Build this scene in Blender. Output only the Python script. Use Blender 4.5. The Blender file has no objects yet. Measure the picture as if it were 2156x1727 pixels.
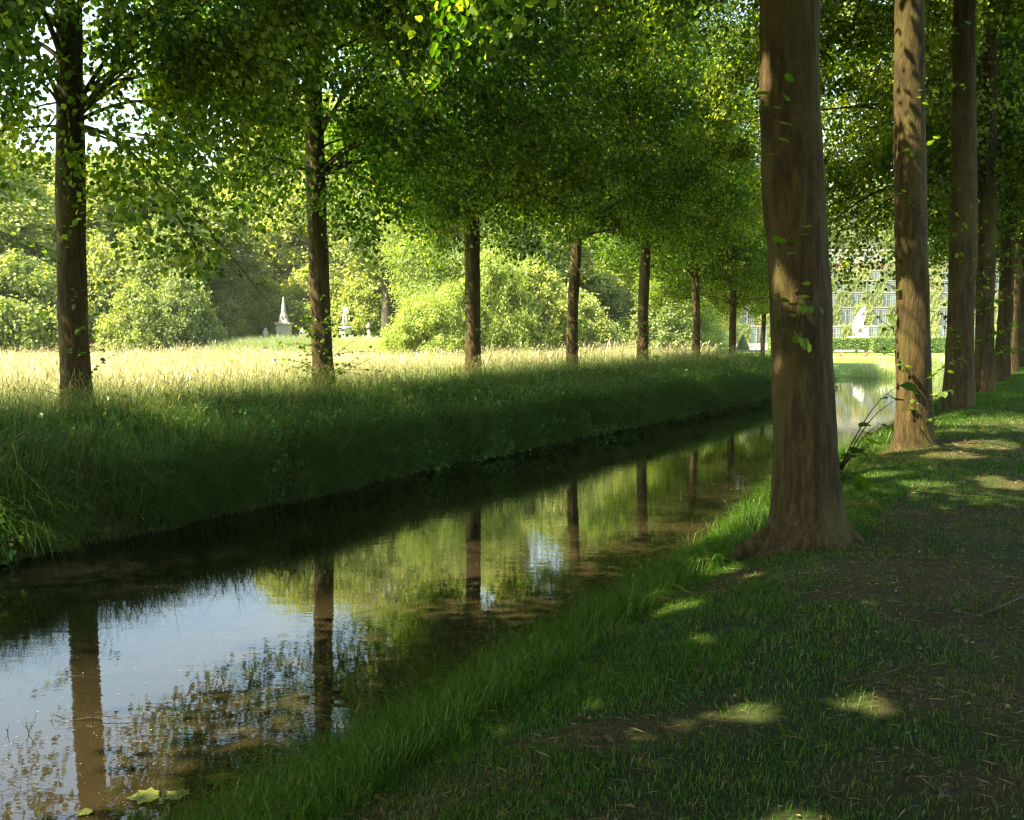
import bpy, bmesh, math, random
import numpy as np
from mathutils import Vector, Matrix
R = math.radians
random.seed(7)
sc = bpy.context.scene
# ------------------------------------------------------------------ camera, sky, sun, exposure
FPX, W0, H0, HOR = 2115.0, 2156.0, 1727.0, 700.0      # measured on the photograph (2156 px wide view)
PITCH = math.atan((H0 / 2 - HOR) / FPX)
EYE = 1.6
cam = bpy.data.cameras.new('camera'); camo = bpy.data.objects.new('camera', cam)
sc.collection.objects.link(camo); sc.camera = camo
cam.sensor_width = 36; cam.lens = 36 * FPX / W0; cam.clip_end = 3000; cam.clip_start = .05
camo.location = (0, 0, EYE); camo.rotation_euler = (R(90) - PITCH, 0, 0)

SUN_AZ, SUN_EL = R(-110), R(52)                       # azimuth from +Y towards +X
w = bpy.data.worlds.new('World'); sc.world = w; w.use_nodes = True
nt = w.node_tree; bg = nt.nodes['Background']
sky = nt.nodes.new('ShaderNodeTexSky'); sky.sky_type = 'NISHITA'; sky.sun_disc = False
sky.sun_elevation = SUN_EL; sky.sun_rotation = SUN_AZ; sky.air_density = 1.1; sky.dust_density = 1.2; sky.ozone_density = 1.3
nt.links.new(sky.outputs[0], bg.inputs[0]); bg.inputs[1].default_value = 0.12
sd_ = bpy.data.lights.new('sun', 'SUN'); sd_.energy = 5.0; sd_.angle = R(.53); sd_.color = (1, .93, .80)
suno = bpy.data.objects.new('sun', sd_); sc.collection.objects.link(suno)
SV = Vector((math.sin(SUN_AZ) * math.cos(SUN_EL), math.cos(SUN_AZ) * math.cos(SUN_EL), math.sin(SUN_EL)))
suno.rotation_euler = SV.to_track_quat('Z', 'Y').to_euler(); suno.location = (-30, -10, 40)
sc.view_settings.view_transform = 'Standard'; sc.view_settings.look = 'None'
sc.view_settings.exposure = 2.3; sc.view_settings.gamma = 1
sc.view_settings.use_white_balance = True; sc.view_settings.white_balance_temperature = 8000; sc.view_settings.white_balance_tint = 3
sc.render.engine = 'CYCLES'
cy = sc.cycles
cy.max_bounces = 7; cy.diffuse_bounces = 4; cy.glossy_bounces = 3; cy.transmission_bounces = 4; cy.transparent_max_bounces = 6
cy.volume_bounces = 1; cy.caustics_reflective = False; cy.caustics_refractive = False; cy.sample_clamp_indirect = 6
cy.use_denoising = True; cy.denoising_prefilter = 'NONE'; cy.use_adaptive_sampling = True; cy.adaptive_threshold = 0.015; cy.sample_clamp_direct = 12; cy.pixel_filter_type = 'BLACKMAN_HARRIS'; cy.filter_width = 1.35
C = sc.collection

# ------------------------------------------------------------------ helpers
TH = R(29.2); ST, CT = math.sin(TH), math.cos(TH)     # the tree rows run 29.2 deg right of the view axis
def rc(s, L): return (s * ST - L * CT, s * CT + L * ST)
def to_rc(X, Y): return (X * ST + Y * CT, -X * CT + Y * ST)
def pix(px, py, depth):
    """world point seen at a pixel of the photograph at that distance ahead of the camera"""
    x = (px - W0 / 2) / FPX; y = -(py - H0 / 2) / FPX
    f = math.cos(PITCH) + y * math.sin(PITCH); z = y * math.cos(PITCH) - math.sin(PITCH)
    k = depth / f
    return Vector((x * k, depth, EYE + z * k))
def smooth(t): t = np.clip(t, 0, 1); return t * t * (3 - 2 * t)

def _h(i, j, k, seed):
    n = (i.astype(np.int64) * 374761393 + j.astype(np.int64) * 668265263 + k.astype(np.int64) * 2147483647 + seed * 974634777) & 0x7fffffff
    n = ((n ^ (n >> 13)) * 1274126177) & 0x7fffffff
    n = n ^ (n >> 16)
    return (n & 0xffff) / 65535.0
def noise3(x, y, z, seed=0):
    x, y, z = np.broadcast_arrays(np.asarray(x, float), np.asarray(y, float), np.asarray(z, float))
    i, j, k = np.floor(x), np.floor(y), np.floor(z)
    u, v, w_ = x - i, y - j, z - k
    u, v, w_ = u * u * (3 - 2 * u), v * v * (3 - 2 * v), w_ * w_ * (3 - 2 * w_)
    i, j, k = i.astype(int), j.astype(int), k.astype(int)
    def c(a, b, d): return _h(i + a, j + b, k + d, seed)
    x00 = c(0,0,0) * (1-u) + c(1,0,0) * u; x10 = c(0,1,0) * (1-u) + c(1,1,0) * u
    x01 = c(0,0,1) * (1-u) + c(1,0,1) * u; x11 = c(0,1,1) * (1-u) + c(1,1,1) * u
    return (x00 * (1-v) + x10 * v) * (1-w_) + (x01 * (1-v) + x11 * v) * w_
def noise2(x, y, seed=0): return noise3(x, y, 0.37, seed)
def fbm2(x, y, seed=0, o=3):
    s = 0; a = .5; t = 0
    for q in range(o):
        s = s + a * noise2(np.asarray(x) * 2 ** q, np.asarray(y) * 2 ** q, seed + q); t += a; a *= .5
    return s / t

def mesh_np(name, V, F_list, mat, parent=None, tint=None, smooth_=False, loc=None):
    """F_list: list of int arrays (n,k); tint: per-face list matching"""
    me = bpy.data.meshes.new(name)
    V = np.asarray(V, np.float32)
    me.vertices.add(len(V)); me.vertices.foreach_set('co', V.ravel())
    nl = sum(f.size for f in F_list); nf = sum(len(f) for f in F_list)
    me.loops.add(nl); me.polygons.add(nf)
    me.loops.foreach_set('vertex_index', np.concatenate([f.ravel() for f in F_list]).astype(np.int32))
    tot = np.concatenate([np.full(len(f), f.shape[1]) for f in F_list]).astype(np.int32)
    st = np.concatenate([[0], np.cumsum(tot)[:-1]]).astype(np.int32)
    me.polygons.foreach_set('loop_start', st)
    me.polygons.foreach_set('use_smooth', np.full(nf, smooth_))
    me.update(calc_edges=True)
    if tint is not None:
        a = me.attributes.new('tint', 'FLOAT', 'FACE'); a.data.foreach_set('value', np.asarray(tint, np.float32).ravel())
    me.materials.append(mat)
    o = bpy.data.objects.new(name, me); C.objects.link(o)
    if parent: o.parent = parent
    if loc is not None: o.location = loc
    return o
def tag(o, label=None, cat=None, group=None, kind=None):
    if label: o['label'] = label
    if cat: o['category'] = cat
    if group: o['group'] = group
    if kind: o['kind'] = kind
    return o
def empty(name, loc, rz=0):
    o = bpy.data.objects.new(name, None); C.objects.link(o); o.location = loc; o.rotation_euler = (0, 0, rz); o.empty_display_size = .3
    return o
def copy_tree(o, parent=None):
    c = o.copy(); C.objects.link(c); c.parent = parent
    for ch in list(o.children): copy_tree(ch, c)
    return c

class MB:
    """collects simple solids, builds one mesh"""
    def __init__(s): s.bm = bmesh.new()
    def box(s, cx, cy, cz, sx, sy, sz, rz=0, taper=1.0):
        vs = []
        for dz, t in ((-.5, 1), (.5, taper)):
            for dx, dy in ((-.5,-.5),(.5,-.5),(.5,.5),(-.5,.5)):
                x, y = dx * sx * t, dy * sy * t
                vs.append(s.bm.verts.new((cx + x * math.cos(rz) - y * math.sin(rz), cy + x * math.sin(rz) + y * math.cos(rz), cz + dz * sz)))
        for f in ((3,2,1,0),(4,5,6,7),(0,1,5,4),(1,2,6,5),(2,3,7,6),(3,0,4,7)): s.bm.faces.new([vs[i] for i in f])
        return s
    def tube(s, pts, rad, n=8):
        rings = []
        pts = [Vector(p) for p in pts]
        for i, p in enumerate(pts):
            d = (pts[min(i+1, len(pts)-1)] - pts[max(i-1, 0)]).normalized()
            a = d.orthogonal().normalized() if i == 0 else (a0 - d * a0.dot(d)).normalized()
            a0 = a; b = d.cross(a)
            r = rad[i] if hasattr(rad, '__len__') else rad
            rings.append([s.bm.verts.new(p + (a * math.cos(2*math.pi*k/n) + b * math.sin(2*math.pi*k/n)) * r) for k in range(n)])
        for i in range(len(rings)-1):
            for k in range(n):
                s.bm.faces.new((rings[i][k], rings[i][(k+1)%n], rings[i+1][(k+1)%n], rings[i+1][k]))
        s.bm.faces.new(rings[0][::-1]); s.bm.faces.new(rings[-1])
        return s
    def lathe(s, prof, cx=0, cy=0, cz=0, n=16):
        rings = [[s.bm.verts.new((cx + r * math.cos(2*math.pi*k/n), cy + r * math.sin(2*math.pi*k/n), cz + z)) for k in range(n)] for r, z in prof]
        for i in range(len(rings)-1):
            for k in range(n): s.bm.faces.new((rings[i][k], rings[i][(k+1)%n], rings[i+1][(k+1)%n], rings[i+1][k]))
        s.bm.faces.new(rings[0][::-1]); s.bm.faces.new(rings[-1])
        return s
    def ball(s, c, r, sub=2, sc_=(1,1,1)):
        m = Matrix.Translation(c) @ Matrix.Diagonal((r*sc_[0], r*sc_[1], r*sc_[2], 1))
        bmesh.ops.create_icosphere(s.bm, subdivisions=sub, radius=1, matrix=m); return s
    def build(s, name, mat, parent=None, smooth_=False, bevel=0):
        me = bpy.data.meshes.new(name); s.bm.normal_update(); s.bm.to_mesh(me); s.bm.free()
        if smooth_:
            me.polygons.foreach_set('use_smooth', [True] * len(me.polygons))
        me.materials.append(mat); o = bpy.data.objects.new(name, me); C.objects.link(o)
        if parent: o.parent = parent
        if bevel:
            b = o.modifiers.new('b', 'BEVEL'); b.width = bevel; b.segments = 2
        return o

# ------------------------------------------------------------------ materials
def newmat(name):
    m = bpy.data.materials.new(name); m.use_nodes = True; t = m.node_tree
    for n in list(t.nodes): t.nodes.remove(n)
    out = t.nodes.new('ShaderNodeOutputMaterial'); return m, t, out
def N(t, kind, **kw):
    n = t.nodes.new('ShaderNode' + kind)
    for k, v in kw.items():
        if k.startswith('i_'):
            key = k[2:]; n.inputs[int(key) if key.isdigit() else key.replace('_', ' ')].default_value = v
        else: setattr(n, k, v)
    return n
def ramp(t, src, stops):
    n = t.nodes.new('ShaderNodeValToRGB'); e = n.color_ramp.elements
    while len(e) < len(stops): e.new(.5)
    for i, (p, c) in enumerate(stops): e[i].position = p; e[i].color = (*c, 1)
    if src is not None: t.links.new(src, n.inputs[0])
    return n
def leaf_mat(name, stops, trans=.5, tcol=(1.9, 1.75, .55), gloss=.05, rough=.38, vary=.25):
    m, t, out = newmat(name); L_ = t.links.new
    at = N(t, 'Attribute', attribute_name='tint')
    cr = ramp(t, at.outputs['Fac'], stops)
    oi = N(t, 'ObjectInfo')
    mr = N(t, 'MapRange', i_3=1 - vary, i_4=1 + vary); L_(oi.outputs['Random'], mr.inputs[0])
    hs = N(t, 'HueSaturation'); L_(cr.outputs[0], hs.inputs['Color']); L_(mr.outputs[0], hs.inputs['Value'])
    mh = N(t, 'MapRange', i_3=.515, i_4=.485); L_(oi.outputs['Random'], mh.inputs[0]); L_(mh.outputs[0], hs.inputs['Hue'])
    d = N(t, 'BsdfDiffuse'); L_(hs.outputs[0], d.inputs[0])
    tm = N(t, 'MixRGB', blend_type='MULTIPLY', i_0=1.0); L_(hs.outputs[0], tm.inputs[1]); tm.inputs[2].default_value = (*tcol, 1)
    tr = N(t, 'BsdfTranslucent'); L_(tm.outputs[0], tr.inputs[0])
    mx = N(t, 'MixShader', i_0=trans); L_(d.outputs[0], mx.inputs[1]); L_(tr.outputs[0], mx.inputs[2])
    g = N(t, 'BsdfGlossy', i_Roughness=rough); g.inputs[0].default_value = (1, 1, 1, 1)
    m2 = N(t, 'MixShader', i_0=gloss); L_(mx.outputs[0], m2.inputs[1]); L_(g.outputs[0], m2.inputs[2])
    L_(m2.outputs[0], out.inputs[0]); return m
def bark_mat(name, c1, c2, c3, scale=1.0):
    m, t, out = newmat(name); L_ = t.links.new
    co = N(t, 'TexCoord'); mp = N(t, 'Mapping'); mp.inputs['Scale'].default_value = (9*scale, 9*scale, 1.5*scale)
    L_(co.outputs['Object'], mp.inputs[0])
    n1 = N(t, 'TexNoise', i_Scale=2.2, i_Detail=9.0, i_Roughness=.65); L_(mp.outputs[0], n1.inputs[0])
    mp2 = N(t, 'Mapping'); mp2.inputs['Scale'].default_value = (3.2*scale, 3.2*scale, 1.6*scale); L_(co.outputs['Object'], mp2.inputs[0])
    n2 = N(t, 'TexNoise', i_Scale=.9, i_Detail=4.0); L_(mp2.outputs[0], n2.inputs[0])
    n3 = N(t, 'TexNoise', i_Scale=110.0*scale, i_Detail=4.0, i_Roughness=.7); L_(co.outputs['Object'], n3.inputs[0])
    r1 = ramp(t, n1.outputs['Fac'], [(.36, tuple(x_ * .7 for x_ in c1)), (.47, c1), (.66, c2)])
    r2 = ramp(t, n2.outputs['Fac'], [(.5, (0,0,0)), (.68, (1,1,1))])
    mx = N(t, 'MixRGB', blend_type='MIX'); L_(r2.outputs[0], mx.inputs[0]); L_(r1.outputs[0], mx.inputs[1]); mx.inputs[2].default_value = (*c3, 1)
    r3 = ramp(t, n3.outputs['Fac'], [(.36, (.52,.52,.52)), (.64, (1.35,1.28,1.15))])
    mm = N(t, 'MixRGB', blend_type='MULTIPLY', i_0=1.0); L_(mx.outputs[0], mm.inputs[1]); L_(r3.outputs[0], mm.inputs[2])
    b = N(t, 'BsdfPrincipled', i_Roughness=.88); b.inputs['Specular IOR Level'].default_value = .25
    L_(mm.outputs[0], b.inputs['Base Color'])
    ad = N(t, 'Math', operation='MULTIPLY_ADD', i_1=.18); L_(n3.outputs['Fac'], ad.inputs[0]); L_(n1.outputs['Fac'], ad.inputs[2])
    bu = N(t, 'Bump', i_Strength=1.0, i_Distance=.035); L_(ad.outputs[0], bu.inputs['Height']); L_(bu.outputs[0], b.inputs['Normal'])
    L_(b.outputs[0], out.inputs[0]); return m
def plain_mat(name, c, c2=None, scale=6, rough=.8, bump=.2, dist=.01, spec=.3):
    m, t, out = newmat(name); L_ = t.links.new
    co = N(t, 'TexCoord'); n = N(t, 'TexNoise', i_Scale=float(scale), i_Detail=8.0, i_Roughness=.6); L_(co.outputs['Object'], n.inputs[0])
    r = ramp(t, n.outputs['Fac'], [(.32, c), (.68, c2 or tuple(x * 1.25 for x in c))])
    b = N(t, 'BsdfPrincipled', i_Roughness=rough); b.inputs['Specular IOR Level'].default_value = spec
    L_(r.outputs[0], b.inputs['Base Color'])
    bu = N(t, 'Bump', i_Strength=bump, i_Distance=dist); L_(n.outputs['Fac'], bu.inputs['Height']); L_(bu.outputs[0], b.inputs['Normal'])
    L_(b.outputs[0], out.inputs[0]); return m

M = {}
M['lime'] = leaf_mat('lime_leaves', [(0, (.012,.046,.003)), (.5, (.048,.120,.010)), (.86, (.16,.25,.04)), (1, (.36,.44,.14))], trans=.5, vary=.1, gloss=.02, rough=.45, tcol=(3.1,2.5,.9))
M['far_a'] = leaf_mat('light_park_leaves', [(0, (.13,.18,.05)), (.6, (.27,.34,.12)), (1, (.42,.46,.20))], trans=.42, vary=.2, gloss=.015)
M['far_b'] = leaf_mat('dark_park_leaves', [(0, (.12,.17,.06)), (.6, (.25,.32,.12)), (1, (.38,.43,.20))], trans=.36, vary=.2, gloss=.015)
M['far_y'] = leaf_mat('yellow_green_leaves', [(0, (.14,.20,.05)), (.6, (.27,.36,.11)), (1, (.42,.50,.20))], trans=.42, vary=.12, gloss=.015)
M['yew'] = leaf_mat('clipped_leaves', [(0, (.08,.14,.025)), (.6, (.16,.25,.05)), (1, (.25,.34,.09))], trans=.15, vary=.1)
M['grass'] = leaf_mat('turf_blades', [(0, (.017,.056,.005)), (.5, (.042,.115,.010)), (.82, (.085,.160,.018)), (.93, (.14,.12,.05)), (1, (.22,.18,.09))], trans=.4, vary=0, gloss=.015, tcol=(1.8,1.8,.6))
M['tall'] = leaf_mat('bank_grass_blades', [(0, (.018,.052,.009)), (.55, (.052,.115,.022)), (.85, (.12,.19,.05)), (.93, (.17,.15,.075)), (1, (.30,.25,.14))], trans=.4, vary=0, gloss=.015, tcol=(1.8,1.8,.6))
M['weed'] = leaf_mat('weed_leaves', [(0, (.05,.12,.02)), (.6, (.10,.21,.04)), (1, (.17,.28,.07))], trans=.35, vary=0, gloss=.03)
M['straw'] = leaf_mat('meadow_blades', [(0, (.16,.24,.07)), (.35, (.29,.32,.13)), (.7, (.44,.41,.22)), (1, (.46,.36,.24))], trans=.35, vary=0, tcol=(1.2,1.15,.8))
M['reed'] = leaf_mat('reed_blades', [(0, (.26,.36,.15)), (.6, (.38,.48,.24)), (.9, (.46,.52,.27)), (1, (.45,.40,.24))], trans=.3, vary=0, tcol=(1.3,1.4,.8))
M['bark'] = bark_mat('lime_bark', (.044,.031,.011), (.104,.072,.025), (.080,.068,.021))
M['bark_far'] = bark_mat('grey_bark', (.06,.05,.04), (.14,.12,.10), (.10,.10,.06))
M['twig'] = plain_mat('twig_bark', (.03,.02,.012), (.06,.042,.026), 30)
M['marble'] = plain_mat('white_marble', (.46,.45,.42), (.60,.59,.56), 3, rough=.5)
M['stone'] = plain_mat('pale_stone', (.34,.32,.29), (.46,.44,.40), 4)
M['sandstone'] = plain_mat('red_sandstone', (.36,.22,.15), (.48,.32,.22), 4)
M['cream'] = plain_mat('cream_plaster', (.68,.58,.38), (.76,.66,.46), 2)
M['brick'] = plain_mat('pale_brick', (.17,.12,.08), (.25,.18,.12), 3)
M['glasswhite'] = plain_mat('white_painted_frames', (.17,.25,.24), (.24,.32,.31), 3)
M['gravel'] = plain_mat('pale_gravel', (.42,.38,.31), (.60,.55,.47), 40, rough=.9)
M['pane'] = plain_mat('greenish_glass', (.10,.16,.16), (.20,.28,.27), .8, rough=.12, bump=.02, spec=.6)
M['roofcopper'] = plain_mat('grey_copper', (.22,.34,.30), (.30,.42,.37), 1)
M['skin'] = plain_mat('skin', (.50,.30,.21), (.55,.34,.25), 4)
M['red_cloth'] = plain_mat('red_cloth', (.50,.07,.06), (.60,.11,.08), 8)
M['blue_cloth'] = plain_mat('blue_cloth', (.03,.12,.50), (.05,.18,.62), 8)
M['dark_cloth'] = plain_mat('dark_cloth', (.03,.03,.05), (.05,.05,.08), 8)
M['hair'] = plain_mat('hair', (.04,.025,.015), (.08,.05,.03), 20)
M['litter'] = leaf_mat('fallen_leaves', [(0, (.06,.035,.015)), (.6, (.14,.08,.03)), (1, (.28,.20,.08))], trans=.1, vary=0)
M['floatleaf'] = leaf_mat('floating_leaf', [(0, (.16,.19,.045)), (1, (.28,.29,.09))], trans=.2, vary=.1)
M['speck'] = leaf_mat('floating_specks', [(0, (.18,.13,.07)), (1, (.42,.36,.24))], trans=.1, vary=0)

# water: turbid brown body under a smooth, slightly rippled surface
m, t, out = newmat('water'); L_ = t.links.new
b = N(t, 'BsdfPrincipled', i_Roughness=.015, i_IOR=1.65)
co = N(t, 'TexCoord')
n0 = N(t, 'TexNoise', i_Scale=.9, i_Detail=5.0); L_(co.outputs['Object'], n0.inputs[0])
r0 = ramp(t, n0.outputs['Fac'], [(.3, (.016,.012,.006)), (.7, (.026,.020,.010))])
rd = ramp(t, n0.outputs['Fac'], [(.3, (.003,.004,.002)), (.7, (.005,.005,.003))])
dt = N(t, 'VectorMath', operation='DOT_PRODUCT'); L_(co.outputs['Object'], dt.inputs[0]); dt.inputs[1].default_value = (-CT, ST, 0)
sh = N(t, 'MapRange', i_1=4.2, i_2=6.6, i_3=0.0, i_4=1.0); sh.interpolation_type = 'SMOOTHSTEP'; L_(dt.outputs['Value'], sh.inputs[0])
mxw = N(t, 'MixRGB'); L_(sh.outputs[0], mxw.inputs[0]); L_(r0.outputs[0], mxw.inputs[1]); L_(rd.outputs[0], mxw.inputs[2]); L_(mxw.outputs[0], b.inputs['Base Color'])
mp = N(t, 'Mapping'); mp.inputs['Scale'].default_value = (1.0, 2.2, 1); mp.inputs['Rotation'].default_value = (0, 0, R(-8)); L_(co.outputs['Object'], mp.inputs[0])
n1 = N(t, 'TexNoise', i_Scale=3.2, i_Detail=3.0, i_Roughness=.5, i_Distortion=.4); L_(mp.outputs[0], n1.inputs[0])
n2 = N(t, 'TexNoise', i_Scale=14.0, i_Detail=2.0); L_(mp.outputs[0], n2.inputs[0])
na = N(t, 'TexNoise', i_Scale=.35, i_Detail=2.0); L_(co.outputs['Object'], na.inputs[0])
ra = N(t, 'MapRange', i_1=.4, i_2=.65, i_3=.35, i_4=1.0); L_(na.outputs['Fac'], ra.inputs[0])
m1 = N(t, 'Math', operation='MULTIPLY_ADD', i_1=.22); L_(n2.outputs['Fac'], m1.inputs[0]); L_(n1.outputs['Fac'], m1.inputs[2])
m2 = N(t, 'Math', operation='MULTIPLY'); L_(m1.outputs[0], m2.inputs[0]); L_(ra.outputs[0], m2.inputs[1])
bu = N(t, 'Bump', i_Strength=.12, i_Distance=.010); L_(m2.outputs[0], bu.inputs['Height']); L_(bu.outputs[0], b.inputs['Normal'])
L_(b.outputs[0], out.inputs[0]); M['water'] = m

# ground: soil / turf / lawn by attributes
m, t, out = newmat('ground'); L_ = t.links.new
co = N(t, 'TexCoord')
n1 = N(t, 'TexNoise', i_Scale=26.0, i_Detail=9.0, i_Roughness=.7); L_(co.outputs['Object'], n1.inputs[0])
n2 = N(t, 'TexNoise', i_Scale=1.1, i_Detail=5.0); L_(co.outputs['Object'], n2.inputs[0])
soil = ramp(t, n1.outputs['Fac'], [(.3, (.036,.023,.010)), (.55, (.080,.053,.026)), (.72, (.13,.09,.046))])
turf = ramp(t, n1.outputs['Fac'], [(.3, (.014,.024,.006)), (.7, (.038,.048,.014))])
lawn = ramp(t, n2.outputs['Fac'], [(.3, (.11,.19,.03)), (.7, (.17,.25,.05))])
a1 = N(t, 'Attribute', attribute_name='soil'); a2 = N(t, 'Attribute', attribute_name='lawn')
x1 = N(t, 'MixRGB'); L_(a1.outputs['Fac'], x1.inputs[0]); L_(turf.outputs[0], x1.inputs[1]); L_(soil.outputs[0], x1.inputs[2])
ge_ = N(t, 'SeparateXYZ'); L_(co.outputs['Object'], ge_.inputs[0])
wr = N(t, 'MapRange', i_1=-.58, i_2=-.28, i_3=.22, i_4=1.0); L_(ge_.outputs['Z'], wr.inputs[0])
wm = N(t, 'MixRGB', blend_type='MULTIPLY', i_0=1.0); L_(x1.outputs[0], wm.inputs[1]); L_(wr.outputs[0], wm.inputs[2]); x1 = wm   # wet mud at the waterline
x2 = N(t, 'MixRGB'); L_(a2.outputs['Fac'], x2.inputs[0]); L_(x1.outputs[0], x2.inputs[1]); L_(lawn.outputs[0], x2.inputs[2])
b = N(t, 'BsdfPrincipled', i_Roughness=.95); b.inputs['Specular IOR Level'].default_value = .15
L_(x2.outputs[0], b.inputs['Base Color'])
bu = N(t, 'Bump', i_Strength=.8, i_Distance=.02); L_(n1.outputs['Fac'], bu.inputs['Height']); L_(bu.outputs[0], b.inputs['Normal'])
L_(b.outputs[0], out.inputs[0]); M['ground'] = m

# ------------------------------------------------------------------ terrain
WZ = -0.6
def water_sd(X, Y):
    s, L = to_rc(X, Y)
    lr = 3.2 + .4 * smooth((s - 6) / 12) + .16 * (fbm2(s * .8, 3.1, 5) - .5) * 2
    ll = 8.85 + .55 * (noise2(s * .45, 9.1, 6) - .5) + .5 * (fbm2(s * 1.9, 9.1, 16) - .5)
    ch = np.minimum(np.minimum(L - lr, ll - L), 46 - Y)
    pond = np.minimum(np.minimum(L - 3.4, 48.5 - Y), (X - .292 * Y) * .96)
    return np.maximum(ch, pond), s, L
def height(X, Y):
    X = np.asarray(X, float); Y = np.asarray(Y, float)
    sd, s, L = water_sd(X, Y)
    n = (fbm2(X * .5, Y * .5, 1) - .5) * .14 + (fbm2(X * 2.6, Y * 2.6, 2) - .5) * .05
    right = L < 6
    zr = .0 + .24 * smooth((s - 8) / 11) + n * .8
    zl = .18 + n + (fbm2(X * 1.1 + 5, Y * 1.1, 12) - .5) * .3 * smooth((L - 8.9) / .5) * smooth((13.2 - L) / 1.2)
    zt = np.where(right, zr, zl)
    far = smooth((Y - 43.5) / 5)
    zt = zt * (1 - far) + (-.12) * far
    d = np.maximum(-sd, 0)
    fr = 1 - (1 - np.clip(d / 2.1, 0, 1)) ** 2
    fl = .62 * smooth(d / .35) + .38 * smooth(d / 3.6)
    ff = smooth(d / 5.0)
    f = np.where(right, fr, fl); f = f * (1 - far) + ff * far
    z = WZ + (zt - WZ) * f
    z = np.where(sd > 0, WZ - np.minimum(.75, .12 + .55 * sd) * smooth(sd / .12), z)
    return z
def hz(X, Y): return float(height(np.array([X]), np.array([Y]))[0])
def soilmask(X, Y):
    """bare earth patches worn in the turf by the path"""
    s, L = to_rc(X, Y)
    m = np.clip((fbm2(X * 1.15 + 4, Y * .8, 21, 4) - .55) * 6, 0, 1) * .5 * smooth((2.9 - L) / 1.0)
    for px, py, rx, ry in ((1950, 965, 1.2, 1.6), (1880, 1225, 1.1, 1.0), (2060, 1500, .55, .5), (850, 1660, .6, .3), (2100, 1110, 1.0, .9), (1500, 1200, .8, .5), (1980, 1680, .5, .3), (1300, 1560, .5, .22)):
        dep = EYE * FPX / (py - HOR); c = pix(px, py, dep)
        q = ((X - c.x) / rx) ** 2 + ((Y - c.y) / ry) ** 2 + (fbm2(X * 3, Y * 3, 8, 4) - .5) * 3.0
        m = np.maximum(m, np.clip(1.15 - q, 0, 1) * .65)
    return np.clip(m, 0, 1)
def axis(segs):
    a = [segs[0][0]]
    for lo, hi, st in segs:
        n_ = max(1, int(round((hi - lo) / st))); a += list(np.linspace(lo, hi, n_ + 1)[1:])
    return np.array(a)
sa = axis([(-60,-8,4),(-8,0,.5),(0,16,.09),(16,30,.2),(30,62,.4),(62,140,3),(140,700,35)])
la = axis([(-420,-60,30),(-60,-8,4),(-8,-3,.4),(-3,4.6,.08),(4.6,8.4,.4),(8.4,13.5,.1),(13.5,30,.6),(30,90,4),(90,500,35)])
S_, LL = np.meshgrid(sa, la, indexing='ij')
GX = S_ * ST - LL * CT; GY = S_ * CT + LL * ST
GZ = height(GX, GY)
ni, nj = S_.shape
idx = np.arange(ni * nj).reshape(ni, nj)
F = np.stack([idx[:-1,:-1], idx[1:,:-1], idx[1:,1:], idx[:-1,1:]], -1).reshape(-1, 4)[:, ::-1]
ground = mesh_np('ground', np.stack([GX, GY, GZ], -1).reshape(-1, 3), [F], M['ground'], smooth_=True)
tag(ground, kind='structure')
me = ground.data
sdv, s_, l_ = water_sd(GX.ravel(), GY.ravel())
sm = soilmask(GX.ravel(), GY.ravel()); sm = np.where((sdv > -.45) & (GY.ravel() < 46), 1, sm)
at = me.attributes.new('soil', 'FLOAT', 'POINT'); at.data.foreach_set('value', sm.astype(np.float32))
lw = smooth((GY.ravel() - 44.5) / 2) * smooth((-sdv) / .3) + 0
lw = np.maximum(lw, smooth((l_ - 15) / 3) * .8)
at = me.attributes.new('lawn', 'FLOAT', 'POINT'); at.data.foreach_set('value', np.clip(lw, 0, 1).astype(np.float32))

wat = MB(); 
v = [wat.bm.verts.new(p) for p in ((-70,-30,WZ),(90,-30,WZ),(90,60,WZ),(-70,60,WZ))]; wat.bm.faces.new(v)
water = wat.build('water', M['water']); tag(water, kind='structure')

# ------------------------------------------------------------------ leaves
def unit(v): return v / np.maximum(np.linalg.norm(v, axis=1, keepdims=True), 1e-9)
LEAF6 = (np.array([[0,0,0],[1,0,-.06],[.12,.40,.10],[.58,.42,.09],[.12,-.40,.10],[.58,-.42,.09]]), [np.array([[0,1,3,2],[0,4,5,1]])])
LEAF4 = (np.array([[0,0,0],[.45,.38,.05],[1,0,-.05],[.5,-.38,.05]]), [np.array([[0,3,2,1]])])
LANCE = (np.array([[0,0,0],[.4,.17,.05],[1,0,-.1],[.4,-.17,.05]]), [np.array([[0,3,2,1]])])
def leaves(P, A, Nn, S, tpl):
    """P base points, A tip directions, Nn rough normals, S sizes"""
    A = unit(A); B = unit(np.cross(Nn, A)); D = np.cross(A, B)
    T, Fs = tpl; n, k = len(P), len(T)
    V = P[:, None, :] + S[:, None, None] * (T[None, :, 0:1] * A[:, None, :] + T[None, :, 1:2] * B[:, None, :] + T[None, :, 2:3] * D[:, None, :])
    Fo = [(np.arange(n)[:, None, None] * k + f[None]).reshape(-1, f.shape[1]) for f in Fs]
    return V.reshape(-1, 3), Fo, len(Fs[0])
SUN_DIR = np.array(list(SV))
SUNGAPS = []      # openings in the canopy through which the sun reaches the ground: (x, y, z, radius)
def gap_on(px, py, r_, z=.1):
    dep = (EYE - z) * FPX / (py - HOR)
    for _ in range(8):
        p = pix(px, py, dep); dep *= (EYE - z) / (EYE - p.z)
    p = pix(px, py, dep); SUNGAPS.append((p.x, p.y, p.z, r_ * .8))
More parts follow.
